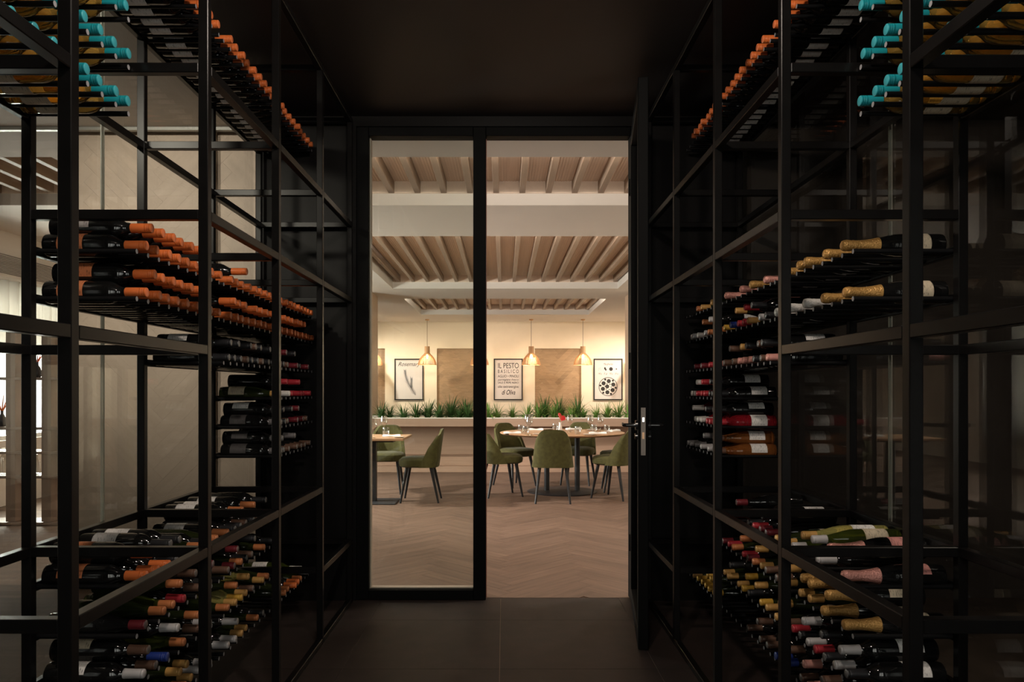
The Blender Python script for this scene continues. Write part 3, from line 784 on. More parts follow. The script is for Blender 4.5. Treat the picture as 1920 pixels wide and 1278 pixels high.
# lettering on the two front orange labels
def label_text(root, body, wd, hh, zc):
    cu = bpy.data.curves.new('lettering', 'FONT'); cu.body = body; cu.align_x = 'CENTER'; cu.align_y = 'CENTER'; cu.shear = 0.2
    o = bpy.data.objects.new('lettering', cu); COL.objects.link(o); bpy.context.view_layer.update()
    d = o.dimensions.copy(); me = bpy.data.meshes.new_from_object(o.evaluated_get(bpy.context.evaluated_depsgraph_get())); bpy.data.objects.remove(o)
    for v in me.vertices:
        x, y = v.co.x*wd/d.x, v.co.y*hh/d.y; a = -y/BR
        v.co = ((BR+0.0010)*math.cos(a), (BR+0.0010)*math.sin(a), zc+x)
    me.materials.append(mat('dark_label_print', (0.20, 0.05, 0.02), 0.6))
    obj('lettering', me, None, root)
for o in ALLB:
    g = o['group']
    if 'left wine rack' in g and ('first orange row' in g or 'third orange row' in g) and o.location.y < 2.42: label_text(o, 'ELICA', 0.055, 0.016, 0.098)

# ================================================================== DINING ROOM THINGS
# ---- chairs
def seat_bm():
    bm = bmesh.new(); n = 28
    def ring(hw, hd, z, cy=0.0, p=0.62):
        out = []
        for i in range(n):
            t = 2*PI*i/n; c, s_ = math.cos(t), math.sin(t)
            out.append(bm.verts.new((hw*math.copysign(abs(c)**p, c), cy+hd*math.copysign(abs(s_)**p, s_), z)))
        return out
    rs = [ring(0.20, 0.20, 0.400, 0.02), ring(0.225, 0.225, 0.415, 0.02), ring(0.232, 0.232, 0.450, 0.02), ring(0.228, 0.228, 0.480, 0.02), ring(0.205, 0.205, 0.500, 0.02), ring(0.13, 0.13, 0.510, 0.02)]
    for a, b in zip(rs, rs[1:]):
        for i in range(n): bm.faces.new((a[i], a[(i+1) % n], b[(i+1) % n], b[i]))
    bm.faces.new(rs[0][::-1]); bm.faces.new(rs[-1])
    return bm
def back_bm():
    bm = bmesh.new(); NU, NV = 22, 12
    out, inn = [], []
    for v in range(NV+1):
        t = v/NV
        zc = 0.402+0.432*t
        w_ = 0.240-0.056*t-0.012*max(0, (t-0.8)/0.2)**2
        d_ = 0.215-0.150*t**0.9
        yb = -0.205-0.055*t
        ro, ri = [], []
        for u in range(NU+1):
            th = -PI/2+PI*u/NU
            sx, cx_ = math.sin(th), math.cos(th)
            ex = 0.62
            px = math.copysign(abs(sx)**ex, sx); py = 1-abs(cx_)**ex
            z = zc-(0.075*max(0, t-0.5)/0.5)*abs(px)**5.0
            ro.append(bm.verts.new((w_*px, yb+d_*py, z)))
            tk = 0.045-0.014*t
            k = (w_-tk)/w_
            ri.append(bm.verts.new((w_*px*k, yb+tk+max(0.005, d_-tk*0.9)*py, z-0.004*t)))
        out.append(ro); inn.append(ri)
    for v in range(NV):
        for u in range(NU):
            bm.faces.new((out[v][u], out[v][u+1], out[v+1][u+1], out[v+1][u]))
            bm.faces.new((inn[v][u], inn[v+1][u], inn[v+1][u+1], inn[v][u+1]))
        for u in (0, NU):
            bm.faces.new((out[v][u], out[v+1][u], inn[v+1][u], inn[v][u]))
    for u in range(NU):
        bm.faces.new((out[NV][u], out[NV][u+1], inn[NV][u+1], inn[NV][u]))
        bm.faces.new((out[0][u], inn[0][u], inn[0][u+1], out[0][u+1]))
    bmesh.ops.recalc_face_normals(bm, faces=bm.faces)
    return bm
SEAT = to_mesh('seat', seat_bm(), VELVET, True)
BACK = to_mesh('backrest', back_bm(), VELVET, True)
LEGS = {}
for sx in (-1, 1):
    for sy in (-1, 1):
        bm = bmesh.new()
        tube(bm, [(sx*0.150, 0.01+sy*0.135, 0.405), (sx*0.195, 0.0+sy*0.215, 0.0)], 0.021, 0.012, 10)
        for v in bm.verts: v.co.z = max(v.co.z, 0.0)
        LEGS[(sx, sy)] = to_mesh('leg', bm, LEGBLK, True)
def chair(x, y, fx, fy, label, group):
    r = empty('dining_chair', (x, y, 0), math.atan2(-fx, fy))
    tag(r, label, 'chair', group)
    obj('seat', SEAT, None, r); obj('backrest', BACK, None, r)
    for k in LEGS: obj('leg', LEGS[k], None, r)
    return r
GR, GS = 'green chairs around the round table', 'green chairs at the square table'
chair(-0.955, 8.62, -1, 0, 'olive green velvet chair side-on at the square table, by the planter', GS)
chair(-1.47, 9.33, 0.05, -1, 'olive green velvet chair facing out behind the square table', GS)
chair(0.56, 8.57, 0.06, 1, 'olive green velvet chair with its back to the doorway', GR)
chair(-0.04, 9.04, 0.95, 0.3, 'olive green chair half hidden behind the door mullion', GR)
chair(0.14, 9.99, 0.6, -0.8, 'olive green chair at the back of the round table, under the pesto poster', GR)
chair(1.01, 10.18, -0.3, -0.95, 'olive green chair behind the round table, beyond the flower vase', GR)
chair(1.47, 9.47, -1, 0.05, 'olive green chair mostly hidden behind the chair by the door handle', GR)
chair(1.32, 8.84, -0.78, 0.62, 'olive green chair just below the door handle, angled to the round table', GR)

# ---- tables
rt = empty('round_table', (0.73, 9.4, 0))
tag(rt, 'large round oak dining table on black pedestal with disc base', 'table')
bm = bmesh.new(); lathe(bm, [(0, 0.722), (0.755, 0.722), (0.78, 0.738), (0.782, 0.746), (0.775, 0.750), (0, 0.750)], 64)
obj('table_top', bm, TABLEWOOD, rt, True)
bm = bmesh.new(); lathe(bm, [(0, 0), (0.435, 0), (0.44, 0.006), (0.43, 0.012), (0.06, 0.022), (0, 0.022)], 56)
obj('base_disc', bm, TABLEM, rt, True)
for (px, py) in ((0.19, -0.02), (-0.19, 0.02)):
    bm = bmesh.new(); tube(bm, [(px, py, 0.015), (px, py, 0.71)], 0.034, None, 20)
    obj('column', bm, TABLEM, rt, True)
box('underframe', -0.30, 0.30, -0.05, 0.05, 0.70, 0.722, TABLEM, rt)
st = empty('square_table', (-1.5, 8.52, 0))
tag(st, 'square oak table on a black square column beside the glass light', 'table')
bm = bmesh.new(); bx(bm, -0.40, 0.40, -0.40, 0.40, 0.722, 0.750, 0.004); obj('table_top', bm, TABLEWOOD, st)
bm = bmesh.new(); bx(bm, -0.045, 0.045, -0.045, 0.045, 0.012, 0.70); obj('column', bm, TABLEM, st)
bm = bmesh.new(); bx(bm, -0.26, 0.29, -0.22, 0.22, 0.0, 0.014, 0.003); obj('base_plate', bm, TABLEM, st)
bm = bmesh.new(); bx(bm, -0.28, 0.28, -0.28, 0.28, 0.70, 0.722); obj('underframe', bm, TABLEM, st)

# ---- table ware
WG = [(0, 0.0), (0.036, 0.0), (0.035, 0.003), (0.010, 0.007), (0.0045, 0.020), (0.004, 0.085), (0.009, 0.098), (0.030, 0.118), (0.041, 0.142), (0.040, 0.165), (0.033, 0.218), (0.0318, 0.218), (0.0385, 0.165), (0.0395, 0.142), (0.028, 0.120), (0, 0.105)]
TG = [(0, 0.0), (0.030, 0.0), (0.036, 0.010), (0.041, 0.040), (0.038, 0.095), (0.0365, 0.095), (0.039, 0.040), (0.034, 0.012), (0, 0.009)]
def gl_mesh(p, nm):
    bm = bmesh.new(); lathe(bm, p, 24); return to_mesh(nm, bm, DRINKGLASS, True)
WGM, TGM = gl_mesh(WG, 'wine_glass'), gl_mesh(TG, 'tumbler')
TZ = 0.7502
RTW = 'glasses on the round table'
for (x, y, lb) in ((0.298, 8.74, 'stemmed wine glass by the front napkin on the round table'), (0.30, 9.58, 'stemmed wine glass behind another, far side of the round table'),
                   (0.83, 9.40, 'stemmed wine glass next to the red flower'), (1.06, 9.17, 'stemmed wine glass between two water tumblers, round table'), (1.20, 9.29, 'stemmed wine glass closest to the door handle, round table')):
    tag(obj('wine_glass', WGM, None, None, loc=(x, y, TZ)), lb, 'glass', RTW)
for (x, y, lb) in ((0.21, 9.25, 'short tumbler on the napkin side of the round table'), (0.26, 8.90, 'short tumbler just before the two wine glasses, round table'), (0.66, 9.62, 'short tumbler beside the white vase'),
                   (0.88, 8.90, 'short tumbler behind the chair with its back to us'), (1.13, 9.36, 'short tumbler between the two wine glasses near the door'), (1.27, 9.20, 'short tumbler standing last toward the door handle')):
    tag(obj('water_tumbler', TGM, None, None, loc=(x, y, TZ)), lb, 'glass', RTW)
tag(obj('wine_glass', WGM, None, None, loc=(-1.437, 8.20, TZ)), 'stemmed wine glass at the front edge of the square table', 'glass', 'glasses on the square table')
tag(obj('wine_glass', WGM, None, None, loc=(-1.42, 8.84, TZ)), 'stemmed wine glass behind the tumbler on the square table', 'glass', 'glasses on the square table')
tag(obj('water_tumbler', TGM, None, None, loc=(-1.37, 8.66, TZ)), 'short tumbler on the square table', 'glass', 'glasses on the square table')
def napkin(x, y, rz, lb, L=0.20):
    bm = bmesh.new(); n = 8; rows = []
    prof = [(-0.045, 0.0), (-0.046, 0.010), (-0.030, 0.022), (0.0, 0.026), (0.026, 0.020), (0.044, 0.010), (0.046, 0.0)]
    for i in range(n+1):
        t = i/n; k = 1+0.12*math.sin(t*7)
        rows.append([bm.verts.new((-L/2+L*t, a*k, c*(0.85+0.2*math.sin(t*9+a*40)))) for a, c in prof])
    for a, b in zip(rows, rows[1:]):
        for i in range(len(prof)-1): bm.faces.new((a[i], a[i+1], b[i+1], b[i]))
        bm.faces.new((a[-1], a[0], b[0], b[-1]))
    bm.faces.new(rows[0]); bm.faces.new(rows[-1][::-1])
    for v in bm.verts: v.co.z = max(0, v.co.z)
    o = obj('folded_napkin', bm, LINEN, None, True, (x, y, TZ)); o.rotation_euler = (0, 0, rz)
    tag(o, lb, 'napkin', 'folded white napkins')
napkin(0.10, 9.06, 0.2, 'white folded napkin at the edge nearest the door mullion')
napkin(0.42, 9.86, -0.1, 'white folded napkin across the round table from the front glass')
napkin(0.93, 9.98, 0.3, 'white folded napkin behind the tall glass and flower')
napkin(1.13, 9.00, 0.05, 'white folded napkin on the plate near the door side')
napkin(1.40, 9.55, 0.9, 'white folded napkin at the far edge by the door handle')
napkin(-1.27, 8.44, 0.1, 'white folded napkin on the square table')
PLM = None
def plate(x, y, lb, r=0.085):
    bm = bmesh.new(); lathe(bm, [(0, 0.0), (r*0.6, 0.0), (r, 0.010), (r*0.98, 0.013), (r*0.62, 0.004), (0, 0.004)], 28)
    tag(obj('side_plate', bm, CHINA, None, True, (x, y, TZ)), lb, 'plate', 'small side plates')
plate(0.42, 8.84, 'small beige side plate at the front of the round table')
plate(1.01, 8.76, 'small beige side plate before the white napkin and glass')
plate(0.58, 9.98, 'small beige side plate behind the vase')
plate(1.17, 9.82, 'small beige side plate under the far glasses')
plate(-1.16, 8.24, 'small beige side plate at the corner of the square table', 0.06)
vz = empty('flower_vase', (0.73, 9.7, TZ)); tag(vz, 'small white bottle vase with one red heart-shaped flower', 'vase')
bm = bmesh.new(); lathe(bm, [(0, 0), (0.030, 0), (0.031, 0.008), (0.020, 0.06), (0.014, 0.085), (0.020, 0.108), (0.017, 0.108), (0.011, 0.085), (0, 0.075)], 24)
obj('vase_body', bm, mat('white_ceramic', (0.85, 0.82, 0.78), 0.3), vz, True)
bm = bmesh.new(); tube(bm, [(0, 0, 0.08), (0.0, 0, 0.13), (0.005, -0.005, 0.155)], 0.004, 0.003, 8)
obj('stem', bm, mat('flower_stem', (0.15, 0.22, 0.04), 0.5), vz, True)
bm = bmesh.new(); pts = []
for i in range(28):
    t = 2*PI*i/28
    pts.append((0.0042*16*math.sin(t)**3, 0.0042*(13*math.cos(t)-5*math.cos(2*t)-2*math.cos(3*t)-math.cos(4*t))))
c0 = bm.verts.new((0, 0.006, 0)); c1 = bm.verts.new((0, 0.006, -0.003))
a = [bm.verts.new((x, y, 0.012+0.15*(x*x+y*y)**0.5)) for x, y in pts]; b = [bm.verts.new((x, y, 0.009+0.15*(x*x+y*y)**0.5)) for x, y in pts]
for i in range(28):
    j = (i+1) % 28
    bm.faces.new((c0, a[i], a[j])); bm.faces.new((c1, b[j], b[i])); bm.faces.new((a[i], b[i], b[j], a[j]))
fo = obj('red_spathe', bm, mat('red_flower', (0.62, 0.02, 0.025), 0.25), vz, True); fo.location = (0.005, -0.008, 0.165); fo.rotation_euler = (1.0, 0.55, 0.5)
bm = bmesh.new(); tube(bm, [(0, 0, 0), (-0.006, -0.014, 0.012), (-0.018, -0.03, 0.016)], 0.005, 0.003, 8)
sp = obj('spadix', bm, mat('yellow_spadix', (0.7, 0.45, 0.12), 0.5), vz, True); sp.location = (0.005, -0.012, 0.168)

# ---- planter divider
pb = empty('planter_divider', (0, 12.05, 0)); tag(pb, 'long pale wood planter divider with stone rim behind the tables', 'planter')
def pp(nm, y0, y1, z0, z1, m, x0=-3.4, x1=3.4): return box(nm, x0, x1, y0-12.05, y1-12.05, z0, z1, m, pb, 0.003)
pp('fascia', 11.60, 11.64, 0.712, 0.834, VENEER)
pp('stone_rim', 11.595, 11.67, 0.834, 0.850, STONE)
pp('stone_rim', 12.50, 12.56, 0.834, 0.850, STONE)
pp('tray', 11.64, 12.56, 0.712, 0.80, VENEER)
pp('back_panel', 12.16, 12.20, 0.232, 0.712, VENEER)
pp('step', 11.74, 12.2, 0.092, 0.232, VENEER)
pp('plinth', 11.62, 12.3, 0.0, 0.092, VENEER)
bm = bmesh.new(); bx(bm, -3.39, 3.39, 11.67, 12.50, 0.795, 0.822)
obj('soil', bm, mat('dark_soil', (0.05, 0.035, 0.025), 0.95, noise=0.4, nscale=40), pb).location = (0, -12.05, 0)
bm = bmesh.new()
rp = random.Random(5)
for k in range(700):
    x, y = rp.uniform(-2.9, 2.9), rp.uniform(11.69, 12.1)
    r = rp.uniform(0.012, 0.028)
    q = bmesh.ops.create_icosphere(bm, subdivisions=1, radius=r)
    bmesh.ops.transform(bm, matrix=Matrix.Translation((x, y, 0.828)) @ Matrix.Rotation(rp.uniform(0, 6), 4, 'Z') @ Matrix.Diagonal((1.3, 1.0, 0.6, 1)), verts=q['verts'])
tag(obj('white_pebbles', bm, mat('white_pebble', (0.80, 0.76, 0.70), 0.6), None, True), 'white pebbles scattered along the planter tray', 'pebbles', None, 'stuff')
LEAFM = mat('grass_leaf', (0.13, 0.25, 0.045), 0.5, noise=0.4, nscale=6)
LEAFD = mat('dark_grass_leaf', (0.06, 0.14, 0.035), 0.5, noise=0.4, nscale=6)
def plant_mesh(seed, m, nb=64, hgt=0.27):
    r = random.Random(seed); bm = bmesh.new()
    for k in range(nb):
        a = r.uniform(0, 2*PI); lean = r.uniform(0.2, 1.9); ln = hgt*r.uniform(0.8, 1.35); w0 = r.uniform(0.007, 0.013)
        d = Vector((math.cos(a), math.sin(a), 0)); sd = Vector((-math.sin(a), math.cos(a), 0))
        p = d*r.uniform(0, 0.03); el = PI/2-lean*0.45; prev = None; n = 6
        for i in range(n+1):
            t = i/n; wv = w0*(1-t)**0.7+0.0006
            cr_ = [bm.verts.new(p+sd*wv), bm.verts.new(p+Vector((0, 0, -wv*0.4))), bm.verts.new(p-sd*wv)]
            if prev:
                bm.faces.new((prev[0], prev[1], cr_[1], cr_[0])); bm.faces.new((prev[1], prev[2], cr_[2], cr_[1]))
            prev = cr_
            p = p+(d*math.cos(el)+Vector((0, 0, 1))*math.sin(el))*(ln/n); el -= lean*0.20
    me = bpy.data.meshes.new('grass_plant'); bm.to_mesh(me); bm.free(); me.materials.append(m)
    for pl_ in me.polygons: pl_.use_smooth = True
    return me
PM = [plant_mesh(1, LEAFM), plant_mesh(2, LEAFM), plant_mesh(3, LEAFM, 52)]
PD = [plant_mesh(4, LEAFD, 80), plant_mesh(5, LEAFD, 80)]
pxs = [714, 731, 757, 781, 802, 824, 846, 862, 878, 898, 916, 932, 961, 988, 1010, 1040, 1072, 1094, 1118, 1139, 1160, 1180]
for k, px in enumerate(pxs):
    yy = 12.0+0.18*math.sin(k*2.3)
    me = (PD[k % 2] if px < 890 else PM[k % 3])  # darker leaves left of the mullion paint in the pane's dimming
    o = obj('grass_plant', me, None, None, loc=((px-945)*yy/1400, yy, 0.823)); o.rotation_euler = (0, 0, k*1.7)
    sc_ = 0.92+0.14*math.sin(k*5.1); o.scale = (sc_, sc_, sc_)
    tag(o, 'spiky green grass plant in the planter, %s from the left pillar' % ORD[k], 'plant', 'grass plants in the planter divider')
for k, (px, yy) in enumerate(((845, 12.36), (872, 12.38), (1022, 12.36), (1050, 12.4), (1084, 12.36))):
    o = obj('grass_plant', PD[k % 2], None, None, loc=((px-945)*yy/1400, yy, 0.823)); o.rotation_euler = (0, 0, k*2.1); o.scale = (1.05, 1.05, 1.2)
    tag(o, 'dark grass plant in the back line of the planter, %s from the left' % ORD[k], 'plant', 'back line of grass plants')

# ---- posters on the far wall
def text(body, parent, x, z, width, height, y=-0.0125, shear=0.0, m=BLACKP, bold=0.0):
    cu = bpy.data.curves.new('lettering', 'FONT'); cu.body = body; cu.align_x = 'CENTER'; cu.align_y = 'CENTER'; cu.size = 1.0; cu.shear = shear; cu.offset = bold
    cu.materials.append(m)
    o = bpy.data.objects.new('lettering', cu); link(o, parent)
    bpy.context.view_layer.update()
    d = o.dimensions
    o.scale = (width/max(d.x, 1e-3), height/max(d.y, 1e-3), 1)
    me = bpy.data.meshes.new_from_object(o.evaluated_get(bpy.context.evaluated_depsgraph_get()))
    sc_ = tuple(o.scale); bpy.data.objects.remove(o)
    o = bpy.data.objects.new('lettering', me); link(o, parent); o.scale = sc_
    o.location = (x, y, z); o.rotation_euler = (PI/2, 0, 0)
    return o
def poster(px, label):
    r = empty('framed_poster', ((px-945)*18/1400, YW-0.001, 1.04)); tag(r, label, 'poster', 'framed posters on the far wall')
    for (x0, x1, z0, z1) in ((-0.35, 0.35, 0, 0.028), (-0.35, 0.35, 0.972, 1.0), (-0.35, -0.322, 0.028, 0.972), (0.322, 0.35, 0.028, 0.972)):
        box('frame_bar', x0, x1, -0.03, 0, z0, z1, BLACKP, r)
    box('print_sheet', -0.322, 0.322, -0.010, 0, 0.028, 0.972, PAPER, r)
    return r
p1 = poster(767, 'black framed poster of a rosemary sprig on the cream wall')
text('Rosemary', p1, -0.01, 0.865, 0.54, 0.125, shear=0.45)
GREYP = mat('grey_print', (0.16, 0.16, 0.17), 0.7)
bm = bmesh.new()
def flat_strip(bm, p, q, w0, w1, y=-0.0115):
    p, q = Vector(p), Vector(q); d = (q-p).normalized(); n = Vector((-d.y, d.x))
    vs = [(p+n*w0), (q+n*w1), (q-n*w1), (p-n*w0)]
    bm.faces.new([bm.verts.new((v.x, y, v.y)) for v in vs])
stem = [(0.16, 0.12), (0.06, 0.28), (-0.03, 0.43), (-0.08, 0.58), (-0.10, 0.72)]
for a, b in zip(stem, stem[1:]): flat_strip(bm, a, b, 0.004, 0.003)
rs = random.Random(3)
for k in range(64):
    t = k/64*3.999; i = int(t); f = t-i
    p = (stem[i][0]+(stem[i+1][0]-stem[i][0])*f, stem[i][1]+(stem[i+1][1]-stem[i][1])*f)
    sgn = 1 if k % 2 else -1; ln = 0.10*(1-0.45*k/64)*rs.uniform(0.8, 1.2)
    an = math.atan2(stem[i+1][1]-stem[i][1], stem[i+1][0]-stem[i][0])+sgn*0.55
    flat_strip(bm, p, (p[0]+ln*math.cos(an), p[1]+ln*math.sin(an)), 0.004, 0.0012)
q0 = (0.06, 0.28)
for k in range(24):
    t = k/24; p = (q0[0]+0.0*t, q0[1]+0.25*t); sgn = 1 if k % 2 else -1
    an = PI/2+sgn*0.5; flat_strip(bm, p, (p[0]+0.06*math.cos(an), p[1]+0.06*math.sin(an)), 0.005, 0.002)
obj('sprig_print', bm, GREYP, p1)
p2_ = poster(953, 'black framed poster of pesto ingredients in hand lettering')
for (t_, z, wd_, hh, sh, bd_) in (('IL PESTO', 0.825, 0.50, 0.125, 0, 0.0), ('B A S I L I C O', 0.690, 0.50, 0.085, 0, 0.0), ('AGLIO • PINOLI', 0.575, 0.50, 0.060, 0, 0), ('parmigiano fresco', 0.492, 0.50, 0.062, 0.2, 0), ('SALE E PEPE NERO', 0.420, 0.50, 0.045, 0, 0), ('olio extravergine', 0.325, 0.50, 0.080, 0, 0), ('di Oliva', 0.185, 0.32, 0.115, 0.35, 0.006)):
    text(t_, p2_, 0, z, wd_, hh, shear=sh, bold=bd_)
p3_ = poster(1140, 'black framed poster of a round pizza and its ingredients')
text('Margherita', p3_, 0, 0.868, 0.22, 0.060, shear=0.3)
for x_, t_ in ((-0.20, '140 g'), (-0.065, '5 g'), (0.065, '100 g'), (0.20, '20 g')): text(t_, p3_, x_, 0.64, 0.085, 0.050, shear=0.2)
def disc(bm, x, z, r, n=20, y=-0.0115, sx=1.0):
    bm.faces.new([bm.verts.new((x+sx*r*math.cos(2*PI*i/n), y, z+r*math.sin(2*PI*i/n))) for i in range(n)])
bm = bmesh.new(); disc(bm, 0.07, 0.75, 0.045); disc(bm, 0.20, 0.75, 0.016); disc(bm, -0.075, 0.765, 0.030, sx=0.7); disc(bm, -0.055, 0.735, 0.026, sx=0.7)
for k in range(12): disc(bm, -0.20+0.03*math.cos(k), 0.75+0.03*math.sin(k*1.7), 0.004, 8)
obj('ingredient_print', bm, BLACKP, p3_)
bm = bmesh.new(); n = 40
for i in range(n):
    a0, a1 = 2*PI*i/n, 2*PI*(i+1)/n
    bm.faces.new([bm.verts.new((rr*math.cos(a), -0.0115, 0.325+rr*math.sin(a))) for rr, a in ((0.212, a0), (0.226, a0), (0.226, a1), (0.212, a1))])
for k in range(6):
    a = 2*PI*k/6+0.4; disc(bm, 0.135*math.cos(a), 0.325+0.135*math.sin(a), 0.050, y=-0.0116)
    disc(bm, 0.185*math.cos(a+0.5), 0.325+0.185*math.sin(a+0.5), 0.026, y=-0.0117)
    disc(bm, 0.075*math.cos(a+0.5), 0.325+0.075*math.sin(a+0.5), 0.014, y=-0.0117)
disc(bm, -0.02, 0.33, 0.048, y=-0.0116)
obj('pizza_print', bm, BLACKP, p3_)

# ---- pendant lamps
PW = mat('pendant_wood', (0.62, 0.37, 0.19), 0.5)
BULB = mat('warm_bulb', (1, 0.8, 0.5), 0.4, emit=(1.0, 0.62, 0.28), estr=14.0)
prof = [(0.060, 0.434), (0.060, 0.285), (0.082, 0.255), (0.125, 0.215), (0.165, 0.165), (0.195, 0.105), (0.213, 0.045), (0.220, 0.0)]
bm = bmesh.new(); NS = 34
for k in range(NS):
    a = 2*PI*k/NS; d = Vector((math.cos(a), math.sin(a), 0)); sd = Vector((-math.sin(a), math.cos(a), 0)); prev = None
    for (r, z) in prof:
        q = [d*r+sd*0.0045+Vector((0, 0, z)), d*r-sd*0.0045+Vector((0, 0, z)), d*(r-0.014)-sd*0.0045+Vector((0, 0, z)), d*(r-0.014)+sd*0.0045+Vector((0, 0, z))]
        q = [bm.verts.new(v) for v in q]
        if prev:
            for i in range(4): bm.faces.new((prev[i], prev[(i+1) % 4], q[(i+1) % 4], q[i]))
        prev = q
SHADE = to_mesh('shade_slats', bm, PW)
def ringm(nm, r, z, t=0.006, hgt=0.012):
    bm = bmesh.new(); lathe(bm, [(r, z), (r, z+hgt), (r-t, z+hgt), (r-t, z), (r, z)], 32); return to_mesh(nm, bm, PW, True)
RINGS = [ringm('shade_ring', 0.213, 0.0), ringm('shade_ring', 0.056, 0.42), ringm('shade_ring', 0.150, 0.165)]
bm = bmesh.new(); lathe(bm, [(0, 0.150), (0.018, 0.155), (0.032, 0.185), (0.030, 0.215), (0.016, 0.25), (0, 0.255)], 16); BULBM = to_mesh('bulb', bm, BULB, True)
bm = bmesh.new(); tube(bm, [(0, 0, 0.25), (0, 0, 0.33)], 0.018, None, 12); SOCK = to_mesh('socket', bm, mat('brass_socket', (0.45, 0.28, 0.12), 0.4, 0.6), True)
PNAME = ['partly behind the left pillar', 'over the rosemary poster', 'hidden by the door mullion', 'beside the pesto poster', 'between herringbone niche and pizza poster', 'at the edge by the right pillar']
for k, px in enumerate((700, 801, 899, 996, 1093, 1191)):
    x = (px-945)*17.4/1400; z0 = 1.866
    r = empty('pendant_lamp', (x, 17.4, z0)); tag(r, 'slatted wooden pendant lamp with warm bulb, '+PNAME[k], 'lamp', 'slatted wooden pendant lamps')
    obj('shade_slats', SHADE, None, r)
    for m_ in RINGS: obj('shade_ring', m_, None, r)
    obj('bulb', BULBM, None, r); obj('socket', SOCK, None, r)
    bm = bmesh.new(); tube(bm, [(0, 0, 0.33), (0, 0, CEIL-z0-0.02)], 0.005, None, 8); obj('cord', bm, mat('tan_cord', (0.20, 0.13, 0.08), 0.7), r, True)
    bm = bmesh.new(); tube(bm, [(0, 0, CEIL-z0-0.025), (0, 0, CEIL-z0)], 0.045, 0.05, 20); obj('canopy', bm, PW, r, True)
    l = bpy.data.lights.new('pendant_light', 'POINT'); l.energy = 17; l.color = (1.0, 0.74, 0.46); l.shadow_soft_size = 0.03
    lo = bpy.data.objects.new('pendant_light', l); COL.objects.link(lo); lo.location = (x, 17.4, z0+0.12)

# ---- tables beyond the planter with glasses on them
for k, (x, y, lb) in enumerate(((-0.95, 14.6, 'small table beyond the planter with three glasses'), (-2.62, 14.4, 'small table beyond the planter, beside the left pillar'))):
    r = empty('small_table', (x, y, 0)); tag(r, lb, 'table', 'tables beyond the planter')
    bm = bmesh.new(); bx(bm, -0.35, 0.35, -0.35, 0.35, 0.722, 0.75, 0.004); obj('table_top', bm, TABLEWOOD, r)
    bm = bmesh.new(); bx(bm, -0.04, 0.04, -0.04, 0.04, 0.012, 0.722); obj('column', bm, TABLEM, r)
    bm = bmesh.new(); bx(bm, -0.22, 0.22, -0.22, 0.22, 0, 0.014); obj('base_plate', bm, TABLEM, r)
for (px, y, lb) in ((713, 14.35, 'wine glass beyond the planter, beside the left pillar'), (837, 14.5, 'wine glass beyond the planter, first of three'), (857, 14.6, 'wine glass beyond the planter, second of three'), (877, 14.6, 'wine glass beyond the planter next to the door mullion')):
    tag(obj('wine_glass', WGM, None, None, loc=((px-945)*y/1400, y, TZ)), lb, 'glass', 'glasses beyond the planter')

# ---- open shelving and curtains by the windows (seen through the glass on the left)
sh = empty('open_shelving', (-4.55, 7.18, 0)); tag(sh, 'tall pale wood open shelving in front of the bright windows', 'shelving')
def sp_(nm, x0, x1, y0, y1, z0, z1, m=SHELFWOOD): return box(nm, x0+4.55, x1+4.55, y0-7.18, y1-7.18, z0, z1, m, sh, 0.002)
for x in (-5.10, -4.712, -4.375, -4.02): sp_('upright', x, x+0.09, 7.06, 7.32, 0.03, 1.86)
for z in (0.0, 0.44, 0.67, 0.90, 1.37, 1.86): sp_('shelf', -5.12, -3.92, 7.05, 7.33, z, z+0.025)
for (x, z, c, lb) in ((-4.50, 1.395, (0.60, 0.10, 0.02), 'orange twig in a dark vase on the upper shelf'), (-4.84, 0.925, (0.60, 0.16, 0.02), 'orange twig in a dark vase on the middle shelf')):
    r = empty('twig_vase', (x, 7.2, z+0.0005)); tag(r, lb, 'vase', 'twig vases on the shelving')
    bm = bmesh.new(); lathe(bm, [(0, 0), (0.03, 0), (0.042, 0.04), (0.03, 0.09), (0.012, 0.12), (0.012, 0.15), (0, 0.15)], 18); obj('vase_body', bm, mat('dark_vase', (0.03, 0.03, 0.035), 0.3), r, True)
    bm = bmesh.new()
    for q in range(5):
        a = q*1.3; tube(bm, [(0, 0, 0.14), (0.05*math.cos(a), 0.03*math.sin(a), 0.22), (0.11*math.cos(a), 0.06*math.sin(a), 0.30)], 0.006, 0.002, 6)
    obj('twigs', bm, mat('twig_%d' % int(c[1]*100), c, 0.6), r, True)
for k, (x, z, hh) in enumerate(((-4.20, 0.465, 0.22), (-4.82, 0.465, 0.25), (-4.22, 0.695, 0.16), (-4.50, 0.465, 0.19))):
    bm = bmesh.new(); lathe(bm, [(0, 0), (0.032, 0), (0.034, 0.01), (0.034, hh*0.6), (0.012, hh*0.8), (0.012, hh), (0.009, hh), (0.009, hh*0.8), (0.03, hh*0.6), (0.03, 0.012), (0, 0.01)], 20)
    tag(obj('glass_carafe', bm, DRINKGLASS, None, True, (x, 7.19, z+0.0255-0.025+0.0)), 'clear glass carafe on the open shelving, %s' % ('low beside the end upright', 'low on the outer bay', 'short one on the third shelf', 'low in the middle bay')[k], 'carafe', 'glass carafes on the shelving')
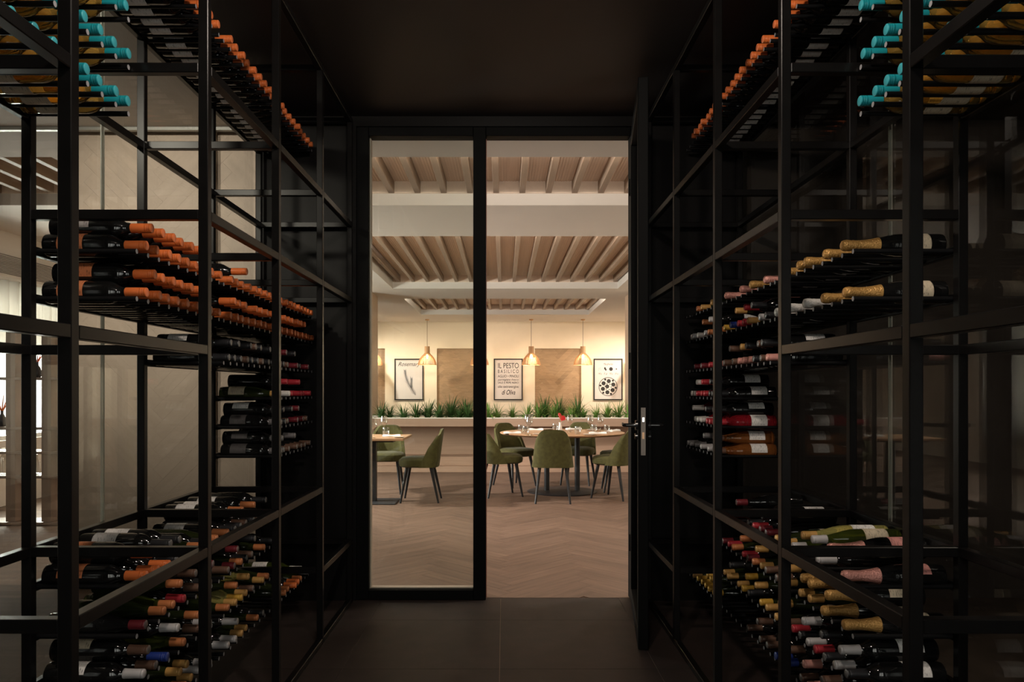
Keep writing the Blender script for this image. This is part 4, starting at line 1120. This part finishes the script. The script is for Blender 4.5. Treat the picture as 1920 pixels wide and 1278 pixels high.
# bulkhead with air grille
bh = struct('wall_bulkhead', -5.5, -5.2, 5.0, 13.0, 2.46, CEIL, WHITE)
gr = empty('air_grille', (-5.2, 8.2, 2.58)); tag(gr, 'grey slatted air grille in the bulkhead above the curtains', 'air vent')
GRM = mat('grey_grille', (0.22, 0.20, 0.19), 0.5)
box('grille_frame', 0.0, 0.010, -1.6, 1.6, -0.09, -0.08, GRM, gr); box('grille_frame', 0.0, 0.010, -1.6, 1.6, 0.10, 0.11, GRM, gr)
bm = bmesh.new()
for k in range(10): bx(bm, 0.0, 0.009, -1.6, 1.6, -0.072+k*0.017, -0.064+k*0.017)
o = obj('louvre_blades', bm, GRM, gr); o['kind'] = 'stuff'
# sheer curtains
def sheer():
    m = bpy.data.materials.new('sheer_white'); m.use_nodes = True; nt = m.node_tree; nt.nodes.clear()
    out = nt.nodes.new('ShaderNodeOutputMaterial'); a = nt.nodes.new('ShaderNodeBsdfTranslucent'); a.inputs[0].default_value = (0.55, 0.53, 0.5, 1)
    d = nt.nodes.new('ShaderNodeBsdfDiffuse'); d.inputs[0].default_value = (0.7, 0.68, 0.64, 1); mx = nt.nodes.new('ShaderNodeMixShader'); mx.inputs[0].default_value = 0.7
    nt.links.new(a.outputs[0], mx.inputs[1]); nt.links.new(d.outputs[0], mx.inputs[2]); nt.links.new(mx.outputs[0], out.inputs[0])
    return m
SHEER = sheer()
for k, (ya, yb_) in enumerate(((5.15, 7.55), (7.7, 10.25), (10.4, 12.85))):
    bm = bmesh.new(); n = 120; rows = []
    for i in range(n+1):
        y = ya+(yb_-ya)*i/n; xo = -5.36+0.035*math.sin(i*0.9)+0.015*math.sin(i*0.37)
        rows.append((bm.verts.new((xo, y, 2.46)), bm.verts.new((xo*1.0+0.01*math.sin(i*0.5), y, 0.40 if k == 2 else 1.72))))
    for a, b in zip(rows, rows[1:]): bm.faces.new((a[0], b[0], b[1], a[1]))
    o = obj('sheer_curtain', bm, SHEER, None, True)
    sm = o.modifiers.new('solid', 'SOLIDIFY'); sm.thickness = 0.002
    tag(o, 'white sheer %s curtain over the %s window' % ('full length' if k == 2 else 'half', ('near', 'middle', 'far')[k]), 'curtain', 'sheer curtains at the windows')
